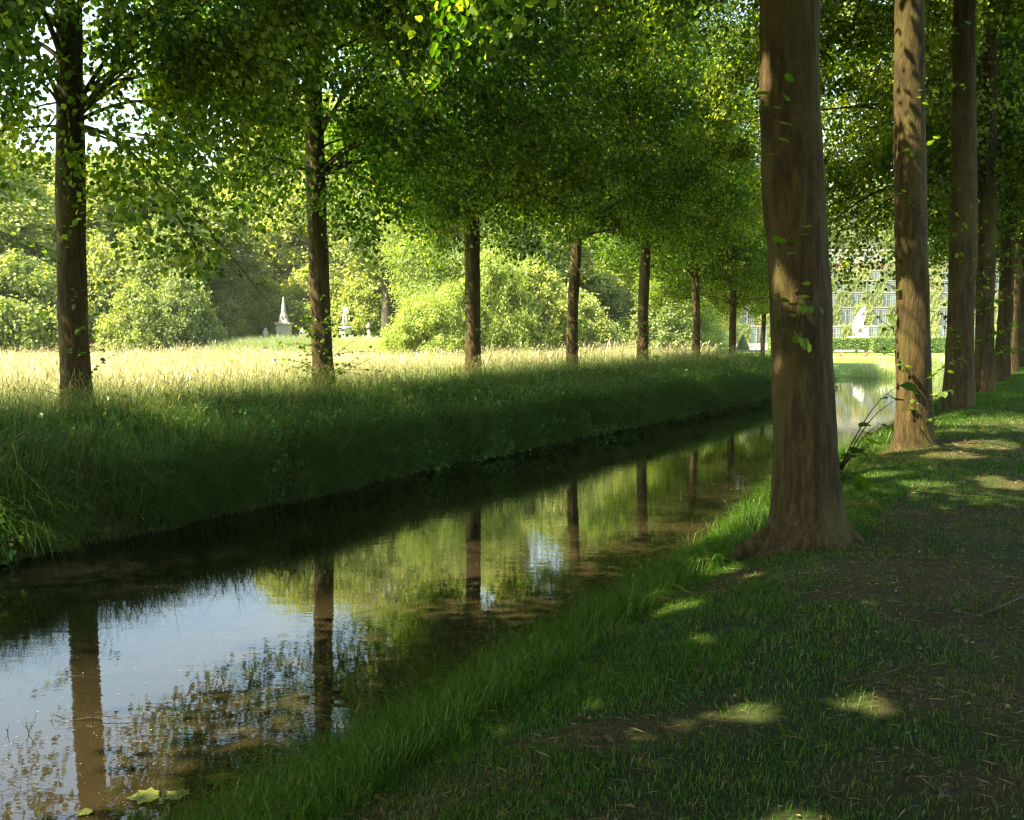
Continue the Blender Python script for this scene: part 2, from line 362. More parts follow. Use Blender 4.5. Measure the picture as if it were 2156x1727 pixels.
def in_gap(P):
    m_ = np.zeros(len(P), bool)
    for x_, y_, z_, r_ in SUNGAPS:
        q = P - [x_, y_, z_]; tt_ = q @ SUN_DIR; dd = np.linalg.norm(q - tt_[:, None] * SUN_DIR, axis=1)
        m_ |= (dd < r_ * (.75 + .5 * noise3(P[:,0]*2, P[:,1]*2, P[:,2]*2, 5)))
    return m_
def crown_mesh(name, mat, seed, Rm, z0, z1, clumps, per, size, tpl=LEAF4, shape='lime', clear=None, gap=.38, gscale=.55,
               parent=None, flower=.0, droop=.75, clump_r=.28, squash=1.0, keep=None, hang=0, extra=None):
    g = np.random.default_rng(seed)
    n = int(clumps * 4)
    u = g.random(n)
    z = z0 + (z1 - z0) * u
    tt = (z - z0) / (z1 - z0)
    if shape == 'lime': prof = np.clip(tt / .16, 0, 1) ** .5 * np.clip((1 - tt) / .75, 0, 1) ** .55
    elif shape == 'round': prof = np.sqrt(np.clip(1 - (2 * tt - 1) ** 2, 0, 1)) * (1.05 - .25 * tt)
    elif shape == 'bush': prof = np.sqrt(np.clip(1 - tt ** 2, 0, 1))
    elif shape == 'cone': prof = np.clip(1 - tt, 0, 1) ** .8
    else: prof = np.ones_like(tt)
    ph = g.random(n) * 2 * math.pi
    lump = (.72 if shape != 'bush' else .55) + (.5 if shape != 'bush' else .85) * noise3(np.cos(ph) * 1.9 + seed, np.sin(ph) * 1.9, z / max(Rm, .1) * 1.6, seed)
    r = Rm * prof * lump * (g.random(n) ** .42)
    c = np.stack([r * np.cos(ph), r * np.sin(ph) * squash, z], 1)
    if hang: c[:, 2] += (1.9 * noise3(c[:,0]*.75 + 3, c[:,1]*.75, .5, seed + 9) - .35) * np.clip(1 - tt / .3, 0, 1)
    keepm = (noise3(c[:,0]*1.6, c[:,1]*1.6, c[:,2]*1.6, seed + 4) > (gap - .02)) & (noise3(c[:,0] * gscale + 7, c[:,1] * gscale, c[:,2] * gscale, seed + 3) > gap) & (g.random(n) < np.clip(prof * 1.15, .15, 1))
    if clear is not None: keepm &= ~clear(c)
    c = c[keepm][:clumps]; n = len(c)
    if hang:
        base = c[(c[:,2] < z0 + .22 * (z1 - z0)) & (noise3(c[:,0]*.8, c[:,1]*.8, 1.5, seed + 6) > .5)]
        pick = base[g.integers(0, len(base), hang)]
        ext = []
        for p in pick:
            ln = g.uniform(.4, 2.0); k = int(ln / .16)
            off = np.cumsum(np.stack([g.normal(0, .05, k), g.normal(0, .05, k), np.full(k, -.16)], 1), 0)
            ext.append(p + off)
        e_ = np.concatenate(ext)
        if clear is not None: e_ = e_[~clear(e_)]
        c = np.concatenate([c, e_]); perv = np.concatenate([np.full(n, per), np.full(len(e_), max(5, per // 5))]); n = len(c)
    else: perv = np.full(n, per)
    if extra is not None: c = np.concatenate([c, extra]); perv = np.concatenate([perv, np.full(len(extra), 16)]); n = len(c)
    rep = np.repeat(np.arange(n), perv); m_ = len(rep)
    outd = unit(c * [1, 1, 0] + 1e-3)
    tw = unit(outd * g.uniform(.3, 1.2, (n, 1)) + g.normal(0, .5, (n, 3)) + [0, 0, -.35])
    tpos = g.random(m_)[:, None]
    P = c[rep] + tw[rep] * (tpos - .5) * clump_r * 3.0 + g.normal(0, clump_r * .5, (m_, 3)) * [1, 1, .75]
    A = g.normal(0, .6, (m_, 3)) + outd[rep] * .35 + [0, 0, -droop]
    Nn = g.normal(0, .55, (m_, 3)) + outd[rep] * .5 + [0, 0, .75]
    S = size * g.uniform(.65, 1.25, m_)
    ct = np.clip(g.normal(.48, .24, n), .02, .92)
    tint = np.clip(ct[rep] + g.normal(0, .16, m_), 0, .88)
    fl = g.random(m_) < flower
    tint[fl] = g.uniform(.88, 1, fl.sum()); S[fl] *= .75
    if keep is not None:
        kk = keep(P); P, A, Nn, S, tint = P[kk], A[kk], Nn[kk], S[kk], tint[kk]
    V, Fo, nf = leaves(P, A, Nn, S, tpl)
    return mesh_np(name, V, Fo, mat, parent, np.repeat(tint, nf)), c

def trunk_arrays(path, rad, n=28, seed=0, lobes=0, lob_amp=0.0, rough=.05, lobe_h=.6, root_dirs=None, flare_z=None):
    """smooth tapered tube through path with knobbly bark relief and root flare"""
    path = np.array([list(p) for p in path], float); rad = np.array(rad, float)
    seg = np.concatenate([[0], np.cumsum(np.linalg.norm(np.diff(path, axis=0), axis=1))])
    m_ = max(6, int(seg[-1] / .09)) if n > 20 else max(5, int(seg[-1] / .35))
    ts = np.linspace(0, seg[-1], m_)
    P = np.stack([np.interp(ts, seg, path[:, i]) for i in range(3)], 1)
    # soften the corners
    for _ in range(3): P[1:-1] = (P[:-2] + 2 * P[1:-1] + P[2:]) / 4
    rr = np.interp(ts, seg, rad)
    a = np.linspace(0, 2 * math.pi, n, endpoint=False)
    d = unit(np.gradient(P, axis=0)); up = np.array([0.0, 1, 0]) if abs(d[0][2]) > .7 else np.array([0.0, 0, 1])
    U = unit(np.cross(d, up)); Vv = np.cross(U, d)
    ca, sa_ = np.cos(a), np.sin(a)
    k = 1 + rough * 2.2 * (noise3(ca[None] * 1.6 + seed, sa_[None] * 1.6, ts[:, None] * 1.3, seed) - .5) * 2 \
          + rough * .9 * (noise3(ca[None] * 5 + seed, sa_[None] * 5, ts[:, None] * 3.5, seed + 1) - .5) * 2
    if lobes:
        hgt = ts[:, None]
        lob = sum(np.maximum(0, np.cos((a[None] - dd))) ** 7 * am for dd, am in [(math.pi - q0, q1) for q0, q1 in root_dirs]) if root_dirs else (.5 + .5 * np.cos(a[None] * lobes + seed))
        k = k + lob_amp * np.exp(-hgt / lobe_h * 3.0) * lob + .10 * np.exp(-hgt / 1.1 * 2) * (.5 + .5 * np.cos(a[None] * lobes + seed))
    r = rr[:, None] * k
    V = P[:, None, :] + r[..., None] * (ca[None, :, None] * U[:, None, :] + sa_[None, :, None] * Vv[:, None, :])
    i = np.arange(m_ - 1)[:, None] * n; j = np.arange(n)[None]; j2 = (j + 1) % n
    Fq = np.stack([i + j, i + j2, i + n + j2, i + n + j], -1).reshape(-1, 4)
    return V.reshape(-1, 3), Fq
def join_arrays(parts):
    V, F_, o = [], [], 0
    for v_, f_ in parts: V.append(v_); F_.append(f_ + o); o += len(v_)
    return np.concatenate(V), np.concatenate(F_)
def limbs_for(c, axis_fn, z_lo, z_hi, g, count, r0=.07, n=7):
    """limbs running from the stem to clump centres"""
    parts = []
    cand = c[g.permutation(len(c))[:count * 3]]
    for p in cand:
        if len(parts) >= count * 2: break
        rr = math.hypot(p[0], p[1])
        if rr < .8: continue
        zs = max(z_lo, p[2] - rr * g.uniform(.25, .8) + .2)
        if zs > z_hi: continue
        a = np.array(axis_fn(zs)); ln = np.linalg.norm(p - a)
        mid = a * .5 + p * .5 + [0, 0, .14 * ln] + g.normal(0, .08 * ln, 3)
        end = p + [0, 0, -.05 * ln]
        r_ = r0 * min(1, ln / 4)
        parts.append(trunk_arrays([a, a * .7 + mid * .3 + [0,0,.05*ln], mid, end], [r_, r_ * .8, r_ * .5, r_ * .15], n=n, seed=int(g.integers(99)), rough=.02))
        q = p + unit(g.normal(0, 1, (1, 3)))[0] * g.uniform(.6, 1.6)
        parts.append(trunk_arrays([mid, mid * .5 + q * .5 + [0,0,.1], q], [r_ * .45, r_ * .3, r_ * .08], n=5, seed=3, rough=.0))
    return parts

def shoot_mesh(name, stems, leafsize, parent, mat, seed=1, dens=7):
    """leafy water-shoots: list of (start, end, sag)"""
    g = np.random.default_rng(seed); P, A, Nn, S = [], [], [], []
    mb = MB()
    for a, e_, sag, nl in stems:
        a, e_ = Vector(a), Vector(e_); pts = []
        for q in range(7):
            u_ = q / 6; p = a.lerp(e_, u_); p.z += sag * math.sin(u_ * math.pi) ; pts.append(p)
        mb.tube(pts, [.006 * (1 - .7 * q / 6) for q in range(7)], 5)
        for q in range(nl):
            u_ = (q + 1) / nl; p = a.lerp(e_, u_); p.z += sag * math.sin(u_ * math.pi)
            sd2 = Vector((g.normal(), g.normal(), -.5)).normalized()
            P.append(p); A.append(sd2 + (e_ - a).normalized() * .5); Nn.append((g.normal(0,.5), g.normal(0,.5), 1)); S.append(leafsize * g.uniform(.6, 1.2))
    st = mb.build(name, M['twig'], parent, True)
    V, Fo, nf = leaves(np.array(P), np.array([list(x) for x in A]), np.array(Nn), np.array(S), LEAF6)
    lf = mesh_np('foliage', V, Fo, mat, st, np.repeat(g.uniform(.2, .8, len(P)), nf))
    return st

# ------------------------------------------------------------------ the two lime rows
def row_path(pts, depth, base_z, top_z, tree_xy):
    """trunk axis from points read off the photograph, in tree-local coordinates"""
    out_ = []
    for px, py in pts:
        p = pix(px, py, depth); out_.append((p.x - tree_xy[0], 0, p.z - base_z))
    out_.sort(key=lambda q: q[2])
    out_[0] = (out_[0][0], 0, -.25)
    hi = out_[-1]
    out_.append((hi[0] * .9, .1, top_z * .6)); out_.append((hi[0] * .9 + .1, .2, top_z))
    return [o_ for i_, o_ in enumerate(out_) if i_ == 0 or o_[2] > out_[i_-1][2] + .1]
def clear_cone(half, zmax, back=.6, zfun=None):
    """keeps foliage away from the stem on the side of the camera, as on the pruned trunks"""
    def make(tree_xy):
        d = -np.array([tree_xy[0], tree_xy[1]]); D = np.linalg.norm(d); d = d / D; n_ = np.array([-d[1], d[0]])
        def f(c):
            f_ = c[:, 0] * d[0] + c[:, 1] * d[1]; s_ = np.abs(c[:, 0] * n_[0] + c[:, 1] * n_[1])
            return (f_ > -back) & (s_ < half * (1 - np.clip(f_, 0, D) / D)) & (c[:, 2] < zmax)
        return f
    return make
def lime(label, s, L, pts, rad, seed, group, Rm=4.3, z0=3.7, z1=14, clumps=1500, per=58, size=.090, tpl=LEAF6,
         clear=None, flare=.9, roots=None, hang=40, depth=None, cshift=None, gap=.40, n=40, thin_left=False, extra=(), limb0=.3, tube_roots=()):
    x, y = rc(s, L); bz = hz(x, y)
    if pts:   # put the stem on the pixel column of its foot
        fp = pix(pts[0][0], pts[0][1], y); x = fp.x; bz = hz(x, y)
    t_ = tag(empty('lime_tree', (x, y, bz)), label, 'tree', group)
    path = row_path(pts, y, bz, z1 * .85, (x, y)) if pts else [(0,0,-.25),(0,0,1.5),(.05,0,5),(.1,.1,z1*.6),(.15,.1,z1*.85)]
    zs = np.array([p[2] for p in path]); r_ = np.interp(zs, [-.3, 0, .25, .7, 1.6, 5, 8, z1*.85], [rad*1.5*flare, rad*1.38*flare, rad*1.2, rad*1.06, rad, rad*.93, rad*.7, rad*.15])
    # denser samples near the foot
    zz = np.unique(np.concatenate([zs, [-.25, 0, .12, .25, .45, .7, 1.1, 1.6, 2.4, 3.5]])); xs = np.interp(zz, zs, [p[0] for p in path]); ys = np.interp(zz, zs, [p[1] for p in path])
    r_ = np.interp(zz, [-.3, 0, .12, .25, .7, 1.6, 5, 8, z1*.85], [rad*1.55*flare, rad*1.42*flare, rad*1.28*flare, rad*1.17, rad*1.06, rad, rad*.93, rad*.7, rad*.15])
    path2 = list(zip(xs, ys, zz))
    cl = clear((x, y)) if clear else None
    ex_ = []
    for px_, py_, dz_, rr_, k_ in extra:      # hanging boughs read off the photograph
        q_ = pix(px_, py_, y + dz_); ge = np.random.default_rng(int(px_ + py_)); ex_.append(np.array([q_.x - x, q_.y - y, q_.z - bz]) + ge.normal(0, rr_, (k_, 3)) * [1, 1, .8])
    extra_ = np.concatenate(ex_) if ex_ else None
    if thin_left:
        c0 = cl; cl = lambda c_: c0(c_) | ((c_[:, 0] < -.9) & (c_[:, 2] < 6.6) & (noise3(c_[:,0]*1.5, c_[:,1]*1.5, c_[:,2]*1.5, 3) < .56))
    sv_ = np.array(cshift or (0, 0, 0), float); sh_ = sv_ + [x, y, bz]
    if cl is not None: cl_base = cl; cl = lambda c_: cl_base(c_ + sv_)
    if extra_ is not None: extra_ = extra_ - sv_
    cr, c = crown_mesh('crown', M['lime'], seed, Rm, z0, z1, clumps, per, size, tpl, 'lime', cl, gap=gap, parent=t_, flower=.035, hang=hang, keep=lambda P_: ~in_gap(P_ + sh_), extra=extra_)
    if cshift: cr.location = cshift; c = c + sv_
    g = np.random.default_rng(seed + 50)
    ax = lambda z_: (float(np.interp(z_, zz, xs)), float(np.interp(z_, zz, ys)), z_)
    parts = [trunk_arrays(path2, r_, n=n, seed=seed, lobes=5, lob_amp=.8 if roots else .4, rough=.045, root_dirs=roots)]
    for dg, ln_, rr_ in tube_roots:
        ca_, sa_ = math.cos(R(dg)), math.sin(R(dg)); pr = []
        for u_ in (0, .25, .5, .75, 1): 
            d_ = .18 + ln_ * u_; wob = .05 * math.sin(u_ * 6 + dg); gx, gy = d_ * ca_ - wob * sa_, d_ * sa_ + wob * ca_
            pr.append((gx, gy, hz(x + gx, y + gy) - bz + (.16 - .20 * u_) ** 1 * (1 - u_) ** .3 if u_ < 1 else hz(x + gx, y + gy) - bz - .06))
        parts.append(trunk_arrays(pr, [rr_ * 1.5, rr_ * 1.2, rr_ * .85, rr_ * .6, rr_ * .3], n=n, seed=int(dg) % 50 + 3, rough=.05))
    parts += limbs_for(c, ax, z0 + limb0, z1 * .7, g, 26, r0=.05)
    V, Fq = join_arrays(parts)
    tr = mesh_np('trunk', V, [Fq], M['bark'], t_, smooth_=True)
    return t_, (x, y, bz), path

for a_ in ((1640, 1690, .20), (1690, 1670, .16), (1810, 1440, .22), (1560, 1455, .2), (1510, 1460, .14), (880, 1640, .12), (1330, 1500, .1), (2000, 960, .4), (2090, 945, .5), (1950, 1010, .3), (2140, 1060, .2), (1850, 985, .3), (2080, 1000, .25), (1400, 1210, .25), (1480, 1130, .22), (1560, 1160, .14), (1900, 935, .5), (2120, 1010, .3), (1960, 1080, .14), (2100, 1180, .12), (1240, 1420, .12), (1130, 1560, .1), (1000, 1450, .1), (1450, 1300, .15), (1840, 1240, .12), (2000, 1600, .1)): gap_on(*a_)
for k_ in range(6):                     # the sunlit lower stem of the second near trunk
    p = pix(1905 + 3 * k_, 900 - 42 * k_, 13.0); SUNGAPS.append((p.x, p.y, p.z, .34))
for px_, py_ in ((1655, 560), (1645, 590), (1680, 620)): p = pix(px_, py_, 7.65); SUNGAPS.append((p.x, p.y, p.z, .09))
GA, GB = 'lime trees of the row on the far bank', 'lime trees of the row on the near bank'
# far bank row (A): 6.05 m apart, 13.86 m left of the camera line
SP = 6.05
def sA(k): return (16.0 + 5.28 * (k - 1) - 13.86 * ST) / CT
A1, a1p, _ = lime('leftmost thick lime trunk on the far bank beside the meadow', sA(1), 13.86, [(165, 880), (153, 650), (148, 450), (147, 0)], .225, 11, GA,
     Rm=4.8, z0=4.35, cshift=(1.1,-.7,0), z1=15.5, clumps=1500, gap=.455, clear=clear_cone(.6, 7.6), hang=90, thin_left=True, extra=((30, 210, -2, .3, 16), (60, 300, -2.5, .18, 7), (250, 330, -2, .5, 30), (330, 400, -2, .45, 26), (410, 440, -1.5, .4, 18), (435, 560, -1.5, .16, 9), (395, 520, -1.5, .2, 8), (230, 420, -1, .3, 12)))
A2, a2p, _ = lime('second lime from the left on the far bank, leafy shoots round its foot', sA(2), 13.86, [(684, 850), (672, 600), (666, 420), (662, 250), (655, 0)], .21, 12, GA,
     Rm=4.8, z0=4.35, cshift=(1.1,-.7,0), z1=15.5, clumps=1500, gap=.455, clear=clear_cone(.45, 6.6), hang=100, extra=((520, 400, -1.5, .45, 22), (600, 430, -1, .3, 12), (740, 420, -1.5, .45, 26), (780, 480, -1.5, .3, 14), (860, 400, -2, .4, 20), (560, 330, -2, .5, 25), (480, 360, -2, .5, 25)))
A3, a3p, _ = lime('third lime from the left on the far bank, pale scar on its trunk', sA(3), 13.86, [(998, 810), (995, 600), (993, 430), (990, 0)], .20, 13, GA,
     Rm=4.7, z0=4.0, cshift=(.9,-.6,0), z1=15.5, gap=.455, clumps=1450, hang=110, extra=((900, 440, -1, .35, 20), (1060, 450, -1.5, .45, 26), (1090, 510, -1.5, .3, 14), (930, 480, -1, .25, 9), (1120, 380, -2, .5, 25)))
A4, a4p, _ = lime('fourth lime from the left on the far bank, trunk splashed with sun', sA(4), 13.86, [(1204, 785), (1206, 640), (1213, 520), (1216, 100)], .175, 14, GA,
     Rm=4.6, z0=4.0, cshift=(.7,-.5,0), z1=15.5, gap=.455, clumps=1350, hang=60)
A5, a5p, _ = lime('fifth lime from the left on the far bank, trunk leaning slightly right', sA(5), 13.86, [(1352, 775), (1355, 620), (1366, 420), (1368, 100)], .20, 15, GA,
     Rm=4.6, z0=4.2, cshift=(.7,-.5,0), z1=15.5, gap=.455, clumps=1350, hang=60)
x5 = A5
alab = ['sixth lime from the left on the far bank, left of the cone topiary', 'seventh lime from the left on the far bank, right of the cone topiary',
        'last lime seen on the far bank before the thick near trunk']
for q, (k, px) in enumerate(((6, 1466), (7, 1541), (8, 1605))):
    s_k = sA(k); x, y = rc(s_k, 13.86); p = pix(px, 760, y)
    src = (A4, A3, A4)[q]
    o = copy_tree(src); o.location = (p.x, y, hz(p.x, y)); o.rotation_euler.z = (2.2, 4.0, 5.1)[q]; tag(o, alab[q]); o.scale = ((.95, .95, .85), (.85, .85, .72), (.7, .7, .62))[q]
for q, k in enumerate((0, -1)):
    x, y = rc(sA(k), 13.86); o = copy_tree((A3, A4)[q]); o.location = (x, y, hz(x, y)); o.rotation_euler.z = (1.0, 3.3)[q]
    tag(o, ('lime just outside the left edge, its boughs reaching into the top left', 'lime of the far bank standing well left of the leftmost trunk')[q])

def sB(k): return 8.0 + SP * (k - 1)
B1, b1p, b1path = lime('thickest lime trunk in front with spreading roots on the near bank', sB(1), 1.82, [(1700, 1135), (1698, 1000), (1694, 850), (1684, 650), (1674, 450), (1661, 200), (1663, 0)], .232, 21, GB,
     Rm=4.7, z0=6.0, z1=13, clumps=1700, clear=clear_cone(.9, 6.5), flare=1.05, roots=[(R(-165), 1.0), (R(-25), .5), (R(-75), .4), (R(-125), .5), (R(80), .3)], hang=0, n=84, tube_roots=((-168, .72, .085), (-140, .4, .07), (-18, .28, .07)), extra=((990, 5, 2.5, .2, 8), (1050, -10, 2.3, .25, 10), (965, 45, 2.4, .07, 2)))
B2, b2p, _ = lime('sunlit lime trunk behind the thickest one on the near bank', sB(2), 1.82, [(1925, 935), (1924, 800), (1922, 650), (1917, 450), (1914, 0)], .205, 22, GB,
     Rm=5.5, z0=7.2, z1=14, gap=.455, clumps=2100, cshift=(-1.6,1.2,0), clear=clear_cone(1.0, 8.5), roots=[(R(-170), .6), (R(-10), .5), (R(100), .4)], hang=60, limb0=4)
B3, b3p, _ = lime('third lime trunk from the camera on the near bank, in shade', sB(3), 1.82, [(2018, 850), (2022, 700), (2030, 450), (2030, 0)], .235, 23, GB,
     Rm=5.5, z0=6.6, z1=14, gap=.47, clumps=1700, cshift=(-2.4,1.2,0), clear=clear_cone(1.0, 9), hang=60, limb0=4)
lb = ['fourth lime trunk of the near bank row, clad in leafy shoots', 'fifth, slim lime trunk of the near bank row near the right edge', 'sixth lime trunk of the near bank row near the right edge',
      'farthest lime trunk of the near bank row by the right edge']
B4, b4p, _ = lime(lb[0], sB(4), 1.82, [(2073, 822), (2073, 650), (2080, 450), (2084, 100)], .20, 24, GB, Rm=5.8, z0=4.6, z1=13, cshift=(-2.0,.8,0), gap=.47, clumps=1500, clear=clear_cone(.4, 8), hang=60, extra=((1790, 380, 3, .6, 50), (1800, 480, 3, .5, 40), (1770, 560, 3, .35, 26), (1855, 440, 4, .5, 40), (1850, 330, 4, .6, 50), (1800, 230, 4, .7, 60), (1860, 230, 5, .7, 60), (1770, 300, 3, .5, 40), (1830, 300, 6, .6, 40), (1975, 300, 4, .6, 50), (1760, 450, 2, .4, 30), (1980, 500, 4, .5, 40), (1975, 400, 4, .6, 40), (1870, 545, 3, .25, 10)))
for q, (k, px) in enumerate(((5, 2107), (6, 2130), (7, 2149))):
    x, y = rc(sB(k), 1.82); p = pix(px, 780, y); o = copy_tree((B4, A4, A3)[q]); o.location = (p.x, y, hz(p.x, y)); o.rotation_euler.z = (2.5, .8, 4.4)[q]
    tag(o, lb[q + 1], group=GB)
# unseen limes added beside and behind the camera to shade the foreground
GO = 'unseen limes added to shade the path'
lime('added lime beside the camera, only its shade seen on the grass', .3, 2.2, None, .22, 41, GO, Rm=6.2, z0=5.0, z1=14, clumps=6000, per=36, tpl=LEAF4, size=.15, gap=.12, clear=None)
lime('added lime behind the camera on the near bank, only its shade seen', -5.4, 1.9, None, .22, 42, GO, Rm=5.5, z0=4.4, z1=14, clumps=4000, per=34, tpl=LEAF4, size=.15, gap=.15, clear=None)
for q, (s0, l0, rz) in ((2, (-5.0, -4.6, 2.0)), (3, (2.2, -5.6, 5.0))):
    x, y = rc(s0, l0); o = copy_tree((A3, A4, A3, A4)[q]); o.location = (x, y, hz(x, y) + .5); o.rotation_euler.z = rz; o.scale = (1.3, 1.3, 1.05) if q == 0 else (1.1, 1.1, 1); tag(o, ('added lime beside the camera, only its shade seen on the grass', 'added lime behind the camera on the near bank, only its shade seen',
      'unseen lime behind and right of the camera across the path', 'unseen lime right of the camera across the path')[q], group='unseen limes added to shade the path')

# ------------------------------------------------------------------ grass
def blades(name, P, Hh, Wd, lean, seed, mat, tint, curl=.5, heads=None, parent=None, bias=None):
    g = np.random.default_rng(seed); n = len(P)
    ph = g.random(n) * 2 * math.pi
    D = np.stack([np.cos(ph), np.sin(ph), np.zeros(n)], 1); wd = np.stack([-np.sin(ph + g.normal(0,.6,n)), np.cos(ph), np.zeros(n)], 1)
    if bias is not None: D = unit(D * .6 + (bias if isinstance(bias, np.ndarray) else np.array([bias[0], bias[1], 0])))
    le = (lean * g.uniform(.2, 1.3, n))[:, None]
    H_ = Hh[:, None]; Wd = Wd[:, None]
    up = np.array([0, 0, 1.0])
    b0 = P - wd * Wd * .5; b1 = P + wd * Wd * .5
    mid = P + D * le * H_ * .32 + up * H_ * .58
    tip = P + D * le * H_ * (1.0 + curl * .3) + up * H_ * (1 - .35 * le * curl)
    V = np.stack([b0, b1, mid + wd * Wd * .42, mid - wd * Wd * .42, tip], 1).reshape(-1, 3)
    k = np.arange(n)[:, None] * 5
    Fq = k + [0, 1, 2, 3]; Ft = k + [3, 2, 4]
    Fs = [Fq, Ft]; tt = np.concatenate([tint, tint])
    if heads is not None:
        hsel = heads; m_ = hsel.sum()
        b_ = tip[hsel]; dn = unit(mid[hsel] - b_); hl = (H_[hsel] * .20); ww = wd[hsel] * np.maximum(Wd[hsel] * 1.1, .003)
        q0 = b_ - dn * .0; q1 = b_ + dn * hl * .45 + ww; q2 = b_ + dn * hl; q3 = b_ + dn * hl * .45 - ww
        base = len(V); V = np.concatenate([V, np.stack([q0, q1, q2, q3], 1).reshape(-1, 3)])
        Fh = base + np.arange(m_)[:, None] * 4 + [0, 1, 2, 3]
        Fs = [Fq, Fh, Ft]; tt = np.concatenate([tint, np.clip(g.uniform(.93, 1, m_), 0, 1), tint])
    return mesh_np(name, V, Fs, mat, parent, tt)

def scatter(g, n, s0, s1, l0, l1, dens_pow=1.0):
    """random points in row coordinates, denser near the camera"""
    u = g.random(n); s = s0 + (s1 - s0) * u ** dens_pow
    return s, g.uniform(l0, l1, n)
g = np.random.default_rng(3)
# near bank turf
s, L = scatter(g, 1050000, .8, 46, -7, 3.75, 2.1)
L = np.where(g.random(len(L)) < .3, g.uniform(1.4, 3.75, len(L)), L)
X, Y = s * ST - L * CT, s * CT + L * ST
sdw, _, _ = water_sd(X, Y); vis = (np.abs(X) < .56 * Y + .6) & (sdw < .04) & (Y > 1.6)
X, Y, s, L, sdw = X[vis], Y[vis], s[vis], L[vis], sdw[vis]
sm = soilmask(X, Y); cl = fbm2(X * 2.2, Y * 2.2, 31)
edge = smooth((L - 2.2) / 1.2)
kp = g.random(len(X)) < np.clip(1.12 - sm * 1.02, .06, 1) * np.clip((cl - .22) * 3.2 + edge, .12, 1)
X, Y, s, L, edge, cl, sm = X[kp], Y[kp], s[kp], L[kp], edge[kp], cl[kp], sm[kp]
dist = np.hypot(X, Y)
Hh = (.020 + .036 * cl + .07 * edge * (.3 + cl)) * g.uniform(.5, 1.6, len(X)) * (1 - .45 * sm)
Wd = (.0014 + .00025 * dist) * g.uniform(.7, 1.4, len(X))
tint = np.clip(.15 + .75 * fbm2(X * 1.3, Y * 1.3, 41) + g.normal(0, .13, len(X)), 0, .9)
dry = g.random(len(X)) < (.07 + .25 * sm); tint[dry] = g.uniform(.9, 1, dry.sum())
tf = blades('turf_grass', np.stack([X, Y, height(X, Y) - .005], 1), Hh, Wd, .75, 4, M['grass'], tint, curl=.9)
tag(tf, 'short shaded grass over the near bank and path side', 'grass', kind='stuff')
# long blades leaning out over the near waterline
s, L = scatter(g, 60000, 1.5, 44, 2.3, 3.9, 1.8)
X, Y = s * ST - L * CT, s * CT + L * ST; sdw, _, _ = water_sd(X, Y)
kp = (fbm2(s * 1.4, L, 51) > .42) & (sdw < .1) & (np.abs(X) < .56 * Y + .6); X, Y = X[kp], Y[kp]
n_ = len(X)
el = blades('bank_edge_grass', np.stack([X, Y, np.maximum(height(X, Y), WZ - .02)], 1), g.uniform(.10, .34, n_), (.0022 + .00026 * Y) * g.uniform(.7, 1.3, n_), 1.1, 5, M['grass'],
            np.clip(g.normal(.5, .2, n_), 0, .93), curl=1.1, heads=g.random(n_) < .05)
tag(el, 'longer grass leaning over the near edge of the water', 'grass', kind='stuff')
# far bank: rank shaded grass from the waterline to the row and past it
s, L = scatter(g, 560000, 3, 60, 8.7, 15.2, 1.35)
X, Y = s * ST - L * CT, s * CT + L * ST; sdw, _, _ = water_sd(X, Y)
kp = (sdw < .02) & (np.abs(X) < .57 * Y + 1.5) & (Y < 62) & ((Y < 47.5) | (X < .245 * Y))
X, Y, s, L = X[kp], Y[kp], s[kp], L[kp]; n_ = len(X)
cl = fbm2(X * .8, Y * .8, 61)
Hh = (.12 + .55 * cl + .55 * np.clip(fbm2(X * 1.6, Y * 1.6, 63) - .45, 0, 1)) * g.uniform(.45, 1.35, n_) * (.65 + .35 * smooth((L - 9) / 1.4)) * (1 - .65 * smooth((L - 11.3) / 1.2)); Hh = np.where(L < 9.2, Hh * .8, Hh)
hd = g.random(n_) < .10 * smooth((L - 10.5) / 2); Hh = np.where(hd, Hh * 1.5, Hh)
tint = np.clip(.1 + .8 * fbm2(X * .9, Y * .9, 71) + g.normal(0, .12, n_), 0, .9)
dry = g.random(n_) < .03 + .1 * smooth((L - 12) / 3); tint[dry] = g.uniform(.9, 1, dry.sum())
fb = blades('bank_grass', np.stack([X, Y, height(X, Y) - .01], 1), Hh, (.0026 + .00027 * Y) * g.uniform(.6, 1.3, n_), .85, 6, M['tall'], tint, curl=.8, heads=hd)
tag(fb, 'rank dark green grass over the far bank under the lime row', 'grass', kind='stuff')
